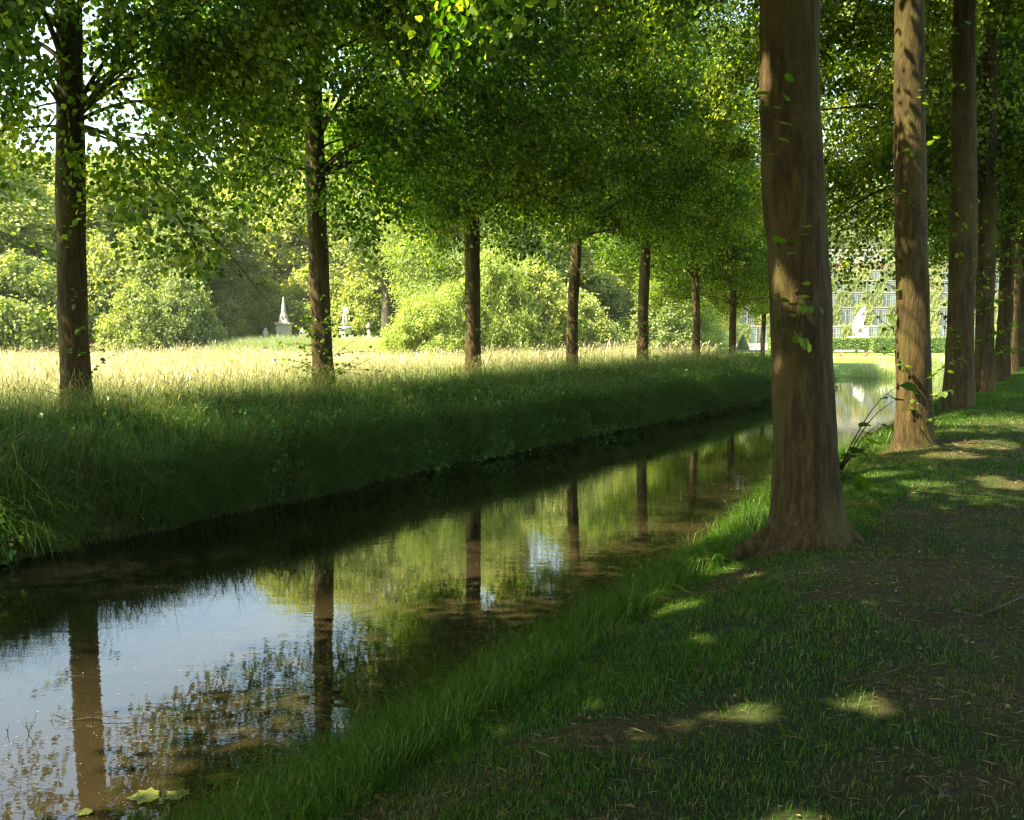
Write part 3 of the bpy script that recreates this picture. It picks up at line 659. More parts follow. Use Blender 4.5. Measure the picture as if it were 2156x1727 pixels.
def tufts(name, s0, s1, l0, l1, nt, per, hlo, hhi, wd0, mat, label, pw=1.4, lean=.9, curl=1.3, heads=.06, spread=.10, dry=.05, test=None):
    s = s0 + (s1 - s0) * g.random(nt) ** pw; L = g.uniform(l0, l1, nt); tx, ty = s * ST - L * CT, s * CT + L * ST
    sdw, _, _ = water_sd(tx, ty); k_ = (sdw < -.02) & (np.abs(tx) < .57 * ty + 1.2) & ((ty < 47.5) | (tx < .24 * ty))
    if test is not None: k_ &= test(tx, ty)
    tx, ty = tx[k_], ty[k_]; m_ = len(tx); th_ = hlo + (hhi - hlo) * g.random(m_) ** 1.6; tt_ = np.clip(g.normal(.48, .3, m_), .02, .9); sp_ = spread * g.uniform(.6, 1.8, m_)
    rep = np.repeat(np.arange(m_), per); n_ = len(rep); a = g.random(n_) * 2 * math.pi; rr = np.sqrt(g.random(n_))
    X = tx[rep] + sp_[rep] * rr * np.cos(a); Y = ty[rep] + sp_[rep] * rr * np.sin(a)
    b_ = np.stack([np.cos(a), np.sin(a), 0 * a], 1) * .9
    tint = np.clip(tt_[rep] + g.normal(0, .08, n_), 0, .9); dr = g.random(n_) < dry; tint[dr] = g.uniform(.9, 1, dr.sum())
    o = blades(name, np.stack([X, Y, np.maximum(height(X, Y), WZ) - .01], 1), th_[rep] * g.uniform(.5, 1.15, n_), (wd0 + .00027 * Y) * g.uniform(.6, 1.3, n_), lean * (.4 + .8 * rr), 77, mat, tint, curl=curl, heads=g.random(n_) < heads, bias=b_)
    return tag(o, label, 'grass', kind='stuff')
tufts('grass_tufts', 3, 50, 8.85, 11.6, 8000, 36, .15, 1.0, .0028, M['tall'], 'shaggy tufts standing out of the far bank grass')
tufts('edge_tufts', 1.5, 40, 2.2, 3.8, 2600, 22, .08, .26, .0022, M['grass'], 'tufts of long grass along the near waterline', pw=1.8, spread=.06, heads=.02)
tufts('turf_tufts', .8, 26, -5, 3.0, 9000, 16, .02, .075, .0018, M['grass'], 'small tufts in the shaded turf of the near bank', pw=1.8, spread=.05, heads=0, dry=.14, test=lambda a_, b2_: g.random(len(a_)) > soilmask(a_, b2_) * .8)
n_ = 120000; s = 3 + 43 * g.random(n_) ** 1.3; L = 8.5 + g.random(n_) * .95
X, Y = s * ST - L * CT, s * CT + L * ST; sdw, _, _ = water_sd(X, Y); kp = (sdw < .02) & (sdw > -.4) & (fbm2(s * 1.3, L, 66) > .36); X, Y = X[kp], Y[kp]; n_ = len(X)
ov = blades('overhanging_grass', np.stack([X, Y, height(X, Y) + .12 * g.random(n_)], 1), g.uniform(.2, .62, n_), (.0026 + .00027 * Y) * g.uniform(.6, 1.3, n_), 1.1, 16, M['tall'], np.clip(g.normal(.45, .2, n_), 0, .95), curl=1.9, bias=(CT, -ST))
tag(ov, 'grass hanging over the lip of the far bank towards the water', 'grass', kind='stuff')
# broad leaved weeds low on the far bank
n_ = 120000; nc_ = 1700; cs_ = 3 + 41 * g.random(nc_) ** 1.4; cl_ = 8.85 + g.random(nc_) ** 1.6 * 2.8; ch_ = g.uniform(.15, .6, nc_); ci_ = g.integers(0, nc_, n_)
s = cs_[ci_] + g.normal(0, .12, n_); L = cl_[ci_] + g.normal(0, .12, n_)
X, Y = s * ST - L * CT, s * CT + L * ST; kp = (fbm2(X * .7, Y * .7, 81) > .46) & (np.abs(X) < .57 * Y + 1); X, Y, ch_ = X[kp], Y[kp], ch_[ci_][kp]; n_ = len(X)
P = np.stack([X, Y, np.maximum(height(X, Y), WZ) + ch_ * g.uniform(.1, 1, n_)], 1)
V, Fo, nf = leaves(P, g.normal(0, 1, (n_, 3)) + [0, 0, -.1], g.normal(0, .4, (n_, 3)) + [0, 0, 1], g.uniform(.035, .095, n_), LEAF4)
wd_ = mesh_np('bank_weeds', V, Fo, M['weed'], None, np.repeat(np.clip(g.normal(.5, .22, n_), 0, 1), nf)); tag(wd_, 'broad leaved weeds hanging over the far waterline', 'weeds', kind='stuff')
# thin seeding stems standing against the sunlit meadow
n_ = 26000; s = 4 + 52 * g.random(n_) ** 1.2; L = 10.6 + 4.4 * g.random(n_); X, Y = s * ST - L * CT, s * CT + L * ST
kp = (fbm2(X * .6, Y * .6, 88) > .42) & (np.abs(X) < .57 * Y + 1) & ((Y < 47) | (X < .22 * Y)); X, Y = X[kp], Y[kp]; n_ = len(X)
ss = blades('seeding_grass', np.stack([X, Y, height(X, Y)], 1), g.uniform(.45, 1.0, n_), (.0016 + .00016 * Y) * g.uniform(.7, 1.2, n_), .55, 17, M['tall'], np.clip(g.normal(.75, .14, n_), .3, 1), curl=1.0, heads=g.random(n_) < .9)
tag(ss, 'tall seeding grass stems standing between the far trunks', 'grass', kind='stuff')
# roots and dead stems fringing the far waterline
n_ = 9000; s = g.uniform(3, 46, n_); X0, Y0 = s * ST - 8.95 * CT, s * CT + 8.95 * ST
L = 8.85 + g.uniform(-.05, .45, n_); X, Y = s * ST - L * CT, s * CT + L * ST; sdw, _, _ = water_sd(X, Y); kp = (sdw < .1) & (sdw > -.35); X, Y = X[kp], Y[kp]; n_ = len(X)
zz_ = height(X, Y) + g.uniform(-.05, .25, n_)
V, Fo, nf = leaves(np.stack([X, Y, zz_], 1), np.stack([g.normal(.25, .3, n_), g.normal(-.45, .3, n_), np.full(n_, -.9)], 1), g.normal(0, 1, (n_, 3)), g.uniform(.08, .2, n_), (np.array([[0,0,0],[.4,.02,.05],[1,0,0],[.4,-.02,.05]]), LANCE[1]))
rt = mesh_np('bank_roots', V, Fo, M['litter'], None, np.repeat(g.uniform(.1, .7, n_), nf)); tag(rt, 'brown roots and dead stems along the far waterline', 'roots', kind='stuff')
# sunlit hay meadow
n_ = 480000; Y = 15 + 62 * g.random(n_) ** 1.25; X = (g.random(n_) * 1.12 - .58) * Y; s, L = to_rc(X, Y)
sdw, _, _ = water_sd(X, Y); kp = (L > 13.4 + 1.6 * g.random(n_)) & (sdw < 0) & (Y < 74 - 14 * (X / Y > .13)) & ((Y < 47) | (X < .2 * Y)); X, Y, L = X[kp], Y[kp], L[kp]; n_ = len(X)
cl = fbm2(X * .25, Y * .25, 91)
Hh = (.2 + .55 * cl + .35 * smooth((Y - 48) / 12)) * g.uniform(.4, 1.3, n_); hd = g.random(n_) < .16; Hh = np.where(hd, Hh * 1.35, Hh)
tint = np.clip(.35 + .8 * (fbm2(X * .12, Y * .3, 95) - .3) + g.normal(0, .16, n_) - .3 * smooth((16.5 - L) / 2.5), 0, 1)
md = blades('meadow_grass', np.stack([X, Y, height(X, Y) - .02], 1), Hh, (.0026 + .0003 * Y) * g.uniform(.6, 1.3, n_), .6, 7, M['straw'], tint, curl=.7, heads=hd)
tag(md, 'pale golden hay grass of the sunlit meadow', 'grass', kind='stuff')

# reeds between the meadow and the monuments
def reed_patch(name, cx, cy, rx, ry, n_, h0, h1, label, seed, wd=.02, mat='reed'):
    g = np.random.default_rng(seed); a = g.random(n_) * 2 * math.pi; r_ = np.sqrt(g.random(n_))
    X = cx + rx * r_ * np.cos(a); Y = cy + ry * r_ * np.sin(a)
    prof = (1 - .35 * r_ ** 2)
    o = blades(name, np.stack([X, Y, np.maximum(height(X, Y), WZ) - .02], 1), g.uniform(h0, h1, n_) * prof, wd * g.uniform(.7, 1.4, n_), .3, seed, M[mat], np.clip(g.normal(.5, .2, n_), 0, 1), curl=.9, heads=g.random(n_) < .04)
    return tag(o, label, 'reeds', kind='stuff')
c = pix(660, 715, 62); reed_patch('reed_bed', c.x, 62, 8.2, 4, 22000, 1.15, 1.9, 'blue green reeds behind the meadow in front of the monuments', 5, .03)
c = pix(1838, 790, 49.6); reed_patch('reed_clump', c.x, 49.4, 1.25, .9, 900, .5, 1.1, 'reed clump at the pond edge in front of the stone bench', 6, .016)
c = pix(1978, 790, 49.6); reed_patch('reed_clump', c.x, 49.4, .75, .8, 1000, .7, 1.4, 'reed clump at the pond edge seen between two right-hand trunks', 8, .016)

# ------------------------------------------------------------------ park trees and shrubs behind
protos = {}
def park_tree(kind, px, depth, hgt, width, label, group, rz=0, name=None, zoff=0):
    key = kind
    if key not in protos:
        spec = {'tree_a': ('park_tree', 'far_a', 101, 5.0, 2.5, 16, 2400, 30, .27, 'round', 'tree'),
                'tree_b': ('park_tree', 'far_b', 102, 5.0, 1.6, 16, 2400, 30, .26, 'round', 'tree'),
                'tree_c': ('park_tree', 'far_a', 103, 4.6, 1.2, 16, 2200, 30, .27, 'lime', 'tree'),
                'tree_y': ('park_tree', 'far_y', 104, 5.0, .6, 12, 1900, 30, .27, 'round', 'tree'),
                'bush_a': ('shrub', 'far_a', 105, 2.6, .0, 4.2, 1000, 28, .17, 'bush', 'shrub'),
                'bush_b': ('shrub', 'far_b', 106, 2.6, .0, 4.2, 1000, 28, .17, 'bush', 'shrub'),
                'bush_y': ('shrub', 'far_y', 107, 2.6, .0, 3.6, 900, 28, .21, 'bush', 'shrub')}[key]
        nm, mt, sd, Rm, z0, z1, ncl, per, size, shp, cat = spec
        r_ = empty(nm, (0, 0, 0)); r_['category'] = cat
        o, c = crown_mesh('crown' if cat == 'tree' else 'foliage', M[mt], sd, Rm, z0, z1, ncl, per, size, LANCE if mt == 'far_y' else LEAF4, shp, gap=.40, gscale=.45 if cat == 'tree' else 1.1,
                          parent=r_, clump_r=.5 if cat == 'tree' else .26, droop=.25)
        g = np.random.default_rng(sd)
        th = z1 * (.8 if cat == 'tree' else .6); rr = .38 if cat == 'tree' else .09
        parts = [trunk_arrays([(0,0,-.4), (0,0,1), (.1,0,th*.5), (.2,.1,th)], [rr*1.4, rr, rr*.7, rr*.2], n=14, seed=sd, rough=.05)]
        parts += limbs_for(c, lambda z_: (.05, 0, z_), z0 + .2, th, g, 22 if cat == 'tree' else 10, r0=.16 if cat == 'tree' else .05, n=6)
        V, Fq = join_arrays(parts); mesh_np('trunk' if cat == 'tree' else 'stem', V, [Fq], M['bark_far'], r_, smooth_=True)
        protos[key] = [r_, False, spec]
    r_, used, spec = protos[key]
    o = copy_tree(r_) if used else r_
    protos[key][1] = True
    p = pix(px, 700, depth)
    o.location = (p.x, depth, hz(p.x, depth) + zoff); o.rotation_euler.z = rz
    o.scale = (width / (2 * spec[3]), width / (2 * spec[3]), hgt / spec[5])
    tag(o, label, spec[10], group)
    if name: o.name = name
    return o
GT, GS = 'park trees beyond the meadow', 'shrubs beyond the meadow'
T = [ # kind, px, depth, height, width, label
 ('tree_c', -30, 66, 15.5, 12, 'pale green tree at the far left edge beyond the meadow'),
 ('tree_a', 95, 84, 16, 13, 'light tree just left of the leftmost trunk, under the sky gap'),
 ('tree_a', 255, 78, 15, 13, 'tall light green tree behind the round shrubs'),
 ('tree_a', 430, 88, 13, 11, 'tall green tree right of the round shrubs'),
 ('tree_c', 530, 98, 15, 12, 'light tree behind the obelisk monument'),
 ('tree_a', 640, 100, 25, 15, 'broad tree behind the second trunk of the far row'),
 ('tree_c', 745, 98, 24, 13, 'green tree above the small white statue monument'),
 ('tree_a', 905, 92, 24, 14, 'mid green tree behind the lone stone column'),
 ('tree_y', 960, 70, 15, 11, 'bright yellow green tree right of the stone column'),
 ('tree_c', 1060, 84, 20, 12, 'tree behind the third trunk of the far row'),
 ('tree_b', 1150, 74, 12, 10, 'dark tree between the third and fourth far trunks'),
 ('tree_a', 1250, 88, 18, 12, 'light tree behind the fourth far trunk'),
 ('tree_c', 1340, 80, 13, 10, 'tree behind the leaning fifth far trunk'),
 ('tree_b', 1420, 92, 16, 11, 'dark tree between the fifth and sixth far trunks'),
 ('tree_a', 350, 110, 20, 16, 'distant tree showing between the first two far trunks'),
 ('tree_b', 180, 120, 17, 16, 'distant dark tree behind the leftmost far trunk'),
 ('tree_b', 840, 125, 27, 18, 'distant tall dark tree over the reeds'),
 ('tree_a', 1000, 130, 27, 18, 'distant tall tree above the bright shrub'),
 ('tree_b', 1200, 125, 24, 18, 'distant dark tree above the gravel path'),
 ('tree_c', 385, 94, 12, 9, 'pale tree rising beside the round shrubs'),
 ('tree_a', 560, 106, 20, 13, 'pale tree right behind the obelisk'),
 ('tree_y', 700, 104, 19, 13, 'yellowish tree behind the statue monument'),
 ('tree_c', 820, 98, 22, 12, 'pale tree directly behind the broad grey trunk'),
 ('tree_a', 20, 100, 17, 14, 'pale tree at the left edge behind the shrubs'),
 ('tree_y', 1290, 100, 15, 12, 'yellow green tree behind the pale path'),
 ('tree_b', 1490, 118, 13, 9, 'dark tree in front of the left end of the terraces'),
 ('tree_a', 1400, 135, 20, 16, 'distant tree left of the glass terraces'),
 ('tree_a', 590, 128, 27, 18, 'distant tree over the obelisk'),
 ('tree_a', -160, 80, 15, 14, 'tree beyond the meadow just outside the left edge'),
 ('tree_b', -330, 85, 18, 14, 'dark tree beyond the meadow well outside the left edge'),
]
for q, (k, px, dp, h_, wdt, lab) in enumerate(T): park_tree(k, px, dp, h_, wdt, lab, GT, rz=q * 1.7)
Bs = [('bush_a', 40, 60, 6.2, 7.5, 'pale shrub at the left edge of the meadow'), ('bush_b', 120, 66, 7.5, 8, 'dark shrub behind the leftmost far trunk'),
 ('bush_a', 290, 60, 4.6, 4.6, 'round light shrub right of the leftmost trunk'), ('bush_b', 385, 61, 5.0, 4.4, 'round darker shrub where the meadow meets the reeds'),
 ('bush_a', 330, 68, 9, 8, 'tall shrub rising behind the two round shrubs'), ('bush_a', 215, 66, 7.5, 7, 'tall light shrub just right of the leftmost trunk'),
 ('bush_b', 470, 86, 5.5, 5, 'dark shrub left of the obelisk monument'), ('bush_a', 560, 92, 6.5, 7, 'pale shrub beside the obelisk monument'), ('bush_a', 660, 92, 7.5, 8, 'pale shrub between obelisk and statue monuments'),
 ('bush_a', 765, 90, 6.5, 7, 'pale shrub behind the statue monument'), ('bush_b', 860, 95, 8, 8, 'dark shrub behind the broad dark trunk'),
 ('bush_y', 895, 56, 3.6, 4.6, 'bright yellow green shrub left of the third far trunk'), ('bush_y', 955, 58, 4.4, 4.6, 'bright yellow green shrub right behind the third far trunk'),
 ('bush_y', 1040, 60, 6.5, 6, 'tall bright shrub right of the third far trunk'), ('bush_a', 1120, 62, 6, 6, 'green shrub left of the fourth far trunk'),
 ('bush_b', 1200, 66, 4.5, 6, 'dark shrub behind the fourth far trunk'), ('bush_a', 1290, 74, 5, 6, 'green shrub above the pale path'),
 ('bush_b', 1380, 72, 5, 6, 'dark shrub right of the leaning fifth trunk'), ('bush_y', 1430, 80, 5.5, 6, 'yellow green shrub left of the cone topiary'),
 ('bush_a', 1330, 90, 9, 9, 'tall shrub behind the leaning fifth trunk')]
for q, (k, px, dp, h_, wdt, lab) in enumerate(Bs): park_tree(k, px, dp, h_, wdt, lab, GS, rz=q * 2.3)
for q, (px, dp, h_) in enumerate(((1560, 300, 22), (1680, 310, 24), (2120, 320, 26), (2260, 300, 26), (2400, 280, 26), (1795, 335, 40), (1885, 345, 36))):
    park_tree(('tree_a', 'tree_b')[q % 2], px, dp, h_, 30, ('distant tree at the left end of the top terrace', 'second distant tree along the top terrace', 'distant tree on the hill behind the right trunks', 'distant tree on the hill beyond the right edge', 'farthest right distant tree on the hill', 'tall distant tree rising behind the palace roof left of the sunlit trunk', 'distant tree behind the palace, hidden partly by the sunlit trunk')[q], 'trees on the terraced hill', q, zoff=16)
# the broad dark old trunk in front of the far trees
p = pix(817, 700, 76); t_ = tag(empty('park_tree', (p.x, 76, hz(p.x, 76))), 'broad grey trunk standing behind the reeds', 'tree', GT)
V, Fq = join_arrays([trunk_arrays([(0,0,-.3),(0,0,2),(0,0,6),(.1,0,12),(.4,0,20)], [.62,.48,.43,.38,.15], n=24, seed=5, lobes=5, lob_amp=.3)])
mesh_np('trunk', V, [Fq], M['bark_far'], t_, smooth_=True)
crown_mesh('crown', M['far_b'], 133, 6, 6.5, 22, 1100, 28, .28, LEAF4, 'round', gap=.4, parent=t_, clump_r=.5, droop=.3)

# ------------------------------------------------------------------ monuments beyond the reeds
def urn(mb, x, y, z, s=1.0):
    mb.lathe([(.16*s,0),(.16*s,.05*s),(.06*s,.12*s),(.07*s,.2*s),(.2*s,.42*s),(.21*s,.6*s),(.13*s,.68*s),(.17*s,.74*s),(.05*s,.82*s),(.02*s,.9*s)], x, y, z, 14)
p = pix(598, 700, 82); gz = hz(p.x, 82)
mo = tag(empty('monument', (p.x, 82, gz)), 'stone obelisk on a pedestal flanked by urns behind the reeds', 'monument')
mb = MB(); mb.box(0,0,.45,3.6,1.6,.9); mb.box(0,0,.98,3.9,1.8,.16); mb.build('base', M['stone'], mo, bevel=.02)
mb = MB(); mb.box(0,0,1.7,1.05,1.05,1.3); mb.box(0,0,2.43,1.3,1.3,.16); mb.build('pedestal', M['stone'], mo, bevel=.02)
mb = MB(); mb.box(0,0,2.66,.75,.75,.3,taper=.8); mb.lathe([(.34,0),(.30,.25),(.20,.5),(.16,1.0),(.06,1.75),(.01,1.8)],0,0,2.81,12); mb.build('obelisk', M['stone'], mo)
for sx in (-1, 1):
    mb = MB(); urn(mb, sx*1.5, 0, 1.06, 1.15); mb.build('urn', M['marble'], mo, True)
def figure(parent, z, s=1.0, mat='marble', name='figure'):
    """small draped standing figure as one continuous skin"""
    me = bpy.data.meshes.new(name)
    vs = [(0,0,.95),(0,0,1.15),(0,0,1.38),(0,0,1.5),(0,-.02,1.66),(.19,0,1.42),(.3,-.08,1.15),(.2,-.22,1.05),(-.19,0,1.42),(-.3,.02,1.16),(-.22,-.2,1.3),
          (.1,0,.85),(.12,-.05,.48),(.12,.02,.05),(-.1,0,.85),(-.1,-.1,.5),(-.1,-.02,.05)]
    es = [(0,1),(1,2),(2,3),(3,4),(2,5),(5,6),(6,7),(2,8),(8,9),(9,10),(0,11),(11,12),(12,13),(0,14),(14,15),(15,16)]
    rad = [.17,.15,.18,.06,.11,.075,.055,.045,.075,.055,.045,.13,.12,.10,.13,.12,.10]
    me.from_pydata([(a*s,b_*s,c_*s) for a,b_,c_ in vs], es, [])
    o = bpy.data.objects.new(name, me); C.objects.link(o); o.parent = parent; o.location = (0,0,z)
    k = o.modifiers.new('skin','SKIN'); me.skin_vertices[0].data[0].use_root = True
    for i_, r_ in enumerate(rad): me.skin_vertices[0].data[i_].radius = (r_*s, r_*s)
    o.modifiers.new('sub','SUBSURF').render_levels = 2
    me.materials.append(M[mat]); return o
p = pix(727, 700, 82)
mo = tag(empty('monument', (p.x, 82, gz)), 'white statue on a round-shouldered pedestal between two small posts', 'monument')
mb = MB(); mb.box(0,0,.5,2.6,1.4,1.0); mb.build('base', M['stone'], mo, bevel=.02)
mb = MB(); mb.lathe([(.6,0),(.6,.15),(.48,.25),(.46,.9),(.58,1.0),(.58,1.15),(.3,1.2)],0,0,1.0,18); mb.build('pedestal', M['marble'], mo)
figure(mo, 2.2, 1.0)
for sx in (-1, 1):
    mb = MB(); mb.box(sx*1.9,0,.9,.35,.35,1.8,taper=.85); urn(mb, sx*1.9, 0, 1.8, .8); mb.build('post', M['marble'], mo)
# lone column
p = pix(914, 700, 68); co_ = tag(empty('stone_column', (p.x, 68, hz(p.x, 68))), 'pale round stone column rising above the bright shrub', 'column')
MB().lathe([(.42,0),(.42,.35),(.34,.45),(.30,.6)],0,0,0,20).build('base', M['stone'], co_)
MB().lathe([(.245,0),(.235,1.7),(.225,3.05)],0,0,.6,24).build('shaft', M['stone'], co_, True)
MB().lathe([(.225,0),(.30,.1),(.30,.2)],0,0,3.65,24).build('capital', M['stone'], co_)

# two walkers by the monuments
def person(px, depth, cloth, label, flip=1):
    p = pix(px, 700, depth); rt_ = tag(empty('person', (p.x, depth, hz(p.x, depth))), label, 'person')
    me = bpy.data.meshes.new('body')
    vs = [(0,0,.96),(0,0,1.15),(0,0,1.36),(0,0,1.47),(0,-.02,1.56),(0,-.02,1.68),(.19,0,1.38),(.25,.05,1.10),(.24,-.08,.88),(-.19,0,1.38),(-.25,-.05,1.10),(-.24,-.16,.92),
          (.1,0,.9),(.11,-.14,.5),(.11,-.05,.08),(.11,-.18,.03),(-.1,0,.9),(-.11,.06,.5),(-.11,.24,.1),(-.11,.14,.03)]
    es = [(0,1),(1,2),(2,3),(3,4),(4,5),(2,6),(6,7),(7,8),(2,9),(9,10),(10,11),(0,12),(12,13),(13,14),(14,15),(0,16),(16,17),(17,18),(18,19)]
    rad = [.14,.13,.15,.06,.095,.085,.07,.045,.035,.07,.045,.035,.09,.065,.045,.035,.09,.065,.045,.035]
    me.from_pydata(vs, es, []); o = bpy.data.objects.new('body', me); C.objects.link(o); o.parent = rt_
    o.modifiers.new('skin','SKIN'); me.skin_vertices[0].data[0].use_root = True
    for i_, r_ in enumerate(rad): me.skin_vertices[0].data[i_].radius = (r_, r_)
    o.modifiers.new('sub','SUBSURF').render_levels = 2; me.materials.append(M['skin'])
    MB().tube([(0,0,.93),(0,0,1.1),(0,0,1.3),(0,0,1.43),(0,0,1.48)], [.165,.16,.185,.15,.075], 16).tube([(.15,0,1.41),(.22,.01,1.33),(.27,.05,1.12)],[.075,.08,.06],10).tube([(-.15,0,1.41),(-.22,-.01,1.33),(-.27,-.05,1.12)],[.075,.08,.06],10).build('shirt', M[cloth], rt_, True)
    MB().tube([(.07,0,.98),(.1,0,.88),(.11,-.14,.5),(.11,-.05,.1)],[.12,.115,.085,.07],12).tube([(-.07,0,.98),(-.1,0,.88),(-.11,.06,.5),(-.11,.23,.12)],[.12,.115,.085,.07],12).build('trousers', M['dark_cloth'], rt_, True)
    MB().ball((0,.015,1.69),.105,2,(1,1.05,1)).build('hair', M['hair'], rt_, True)
    rt_.rotation_euler.z = R(90 * flip)
person(634, 77, 'red_cloth', 'distant person in a red shirt walking right of the obelisk', 1)
person(648, 76, 'blue_cloth', 'distant person in a bright blue shirt beside the second far trunk', -1)

# ------------------------------------------------------------------ parterre: bench, hedges, statues, cones, paths
def strip(name, x0, x1, y0, y1, zoff=.02, step=1.0):
    nx, ny = max(2, int((x1-x0)/step)), max(2, int((y1-y0)/.5))
    xs_, ys_ = np.meshgrid(np.linspace(x0,x1,nx), np.linspace(y0,y1,ny), indexing='ij'); z_ = height(xs_, ys_) + zoff
    id_ = np.arange(nx*ny).reshape(nx,ny); f_ = np.stack([id_[:-1,:-1], id_[1:,:-1], id_[1:,1:], id_[:-1,1:]],-1).reshape(-1,4)
    return tag(mesh_np(name, np.stack([xs_,ys_,z_],-1).reshape(-1,3), [f_], M['gravel']), kind='structure')
strip('path', 4, 60, 67.2, 69.6)
strip('gravel_court', -8, 90, 90, 149, .03, 3)
p = pix(1797, 752, 68.4); gz = hz(p.x, 68.4)
be = tag(empty('stone_bench', (p.x, 68.4, gz)), 'backless pale stone bench on two scrolled feet beyond the pond', 'bench')
MB().box(0,0,.47,2.45,.48,.09).build('seat', M['marble'], be, bevel=.015)
for sx in (-1, 1):
    mb = MB(); mb.tube([(sx*.78,-.02,0),(sx*.82,-.02,.1),(sx*.93,-.02,.2),(sx*.95,-.02,.32),(sx*.88,-.02,.425)],[.13,.10,.09,.10,.13],10); mb.box(sx*.8,-.02,.03,.34,.42,.06); mb.build('leg', M['sandstone'], be)
def leaf_shell(name, boxf, n_, size, mat, parent, seed):
    g = np.random.default_rng(seed); P, Nn = boxf(g, n_)
    A = g.normal(0, .7, (n_, 3)) + [0, 0, .3]
    V, Fo, nf = leaves(P, A, Nn + g.normal(0, .35, (n_, 3)), size * g.uniform(.6, 1.3, n_), LEAF4)
    return mesh_np(name, V, Fo, M[mat], parent, np.repeat(np.clip(g.normal(.5, .2, n_), 0, 1), nf))
def hedge(px0, px1, dep, h_, thick, label, seed):
    a, b_ = pix(px0, 720, dep), pix(px1, 720, dep); cx = (a.x + b_.x) / 2; ln = b_.x - a.x; z_ = hz(cx, dep)
    r_ = tag(empty('hedge', (cx, dep, z_)), label, 'hedge', 'clipped hedges round the parterre')
    MB().box(0,0,h_/2-.03,ln-.08,thick-.08,h_-.06).build('hedge_core', M['yew_core'], r_)
    def bx(g, n_):
        u, v_ = g.uniform(-.5,.5,n_), g.random(n_); k = g.random(n_)
        P = np.zeros((n_,3)); Nn = np.zeros((n_,3)); f = k < .55; t2 = (k >= .55) & (k < .85); e_ = k >= .85
        P[f] = np.stack([u[f]*ln, np.full(f.sum(), -thick/2), v_[f]*h_],1); Nn[f] = (0,-1,.2)
        P[t2] = np.stack([u[t2]*ln, (v_[t2]-.5)*thick, np.full(t2.sum(), h_)],1); Nn[t2] = (0,0,1)
        sg = np.where(u[e_] > 0, 1, -1); P[e_] = np.stack([sg*ln/2, (g.random(e_.sum())-.5)*thick, v_[e_]*h_],1); Nn[e_] = np.stack([sg, sg*0, sg*0+.1],1)
        return P + g.normal(0,.02,(n_,3)), Nn
    leaf_shell('foliage', bx, int(2200 + ln*1500), .085, 'yew', r_, seed); return r_
M['yew_core'] = plain_mat('hedge_twigs', (.02,.035,.010), (.05,.075,.02), 12, bump=.6, dist=.05)
hedge(1620, 1829, 85, 1.2, 1.0, 'clipped hedge in front of the large white statue', 1)
hedge(1835, 2003, 84, 1.28, 1.1, 'clipped hedge seen left of and behind the sunlit trunk', 2)
hedge(2010, 2200, 84, 1.28, 1.1, 'clipped hedge behind the right-hand trunks', 3)
def cone_tree(px, py, dep, h_, r_, label, zb=None, group='clipped cones of the parterre'):
    p = pix(px, py, dep); z_ = hz(p.x, dep) if zb is None else zb
    t_ = tag(empty('cone_topiary', (p.x, dep, z_)), label, 'topiary', group)
    MB().lathe([(r_*.8,.1),(r_*.93,.25),(r_*.5,h_*.55),(.03,h_*.97)],0,0,0,18).build('shrub_core', M['yew_core'], t_)
    def cf(g, n_):
        t2 = 1 - np.sqrt(g.random(n_)); a = g.random(n_)*2*math.pi; rr = r_ * (1 - t2) ** .85
        return np.stack([rr*np.cos(a), rr*np.sin(a), .1+t2*h_],1), np.stack([np.cos(a), np.sin(a), .4+0*a],1)
    leaf_shell('foliage', cf, 1600, .09 * max(1, dep/100), 'yew', t_, int(px)); MB().tube([(0,0,-.1),(0,0,.3)], .05).build('stem', M['twig'], t_)
cone_tree(1483, 730, 92, 1.6, .75, 'broad clipped cone right of the sixth far trunk')
cone_tree(1564, 729, 92, 1.45, .6, 'clipped cone between the seventh and eighth far trunks')

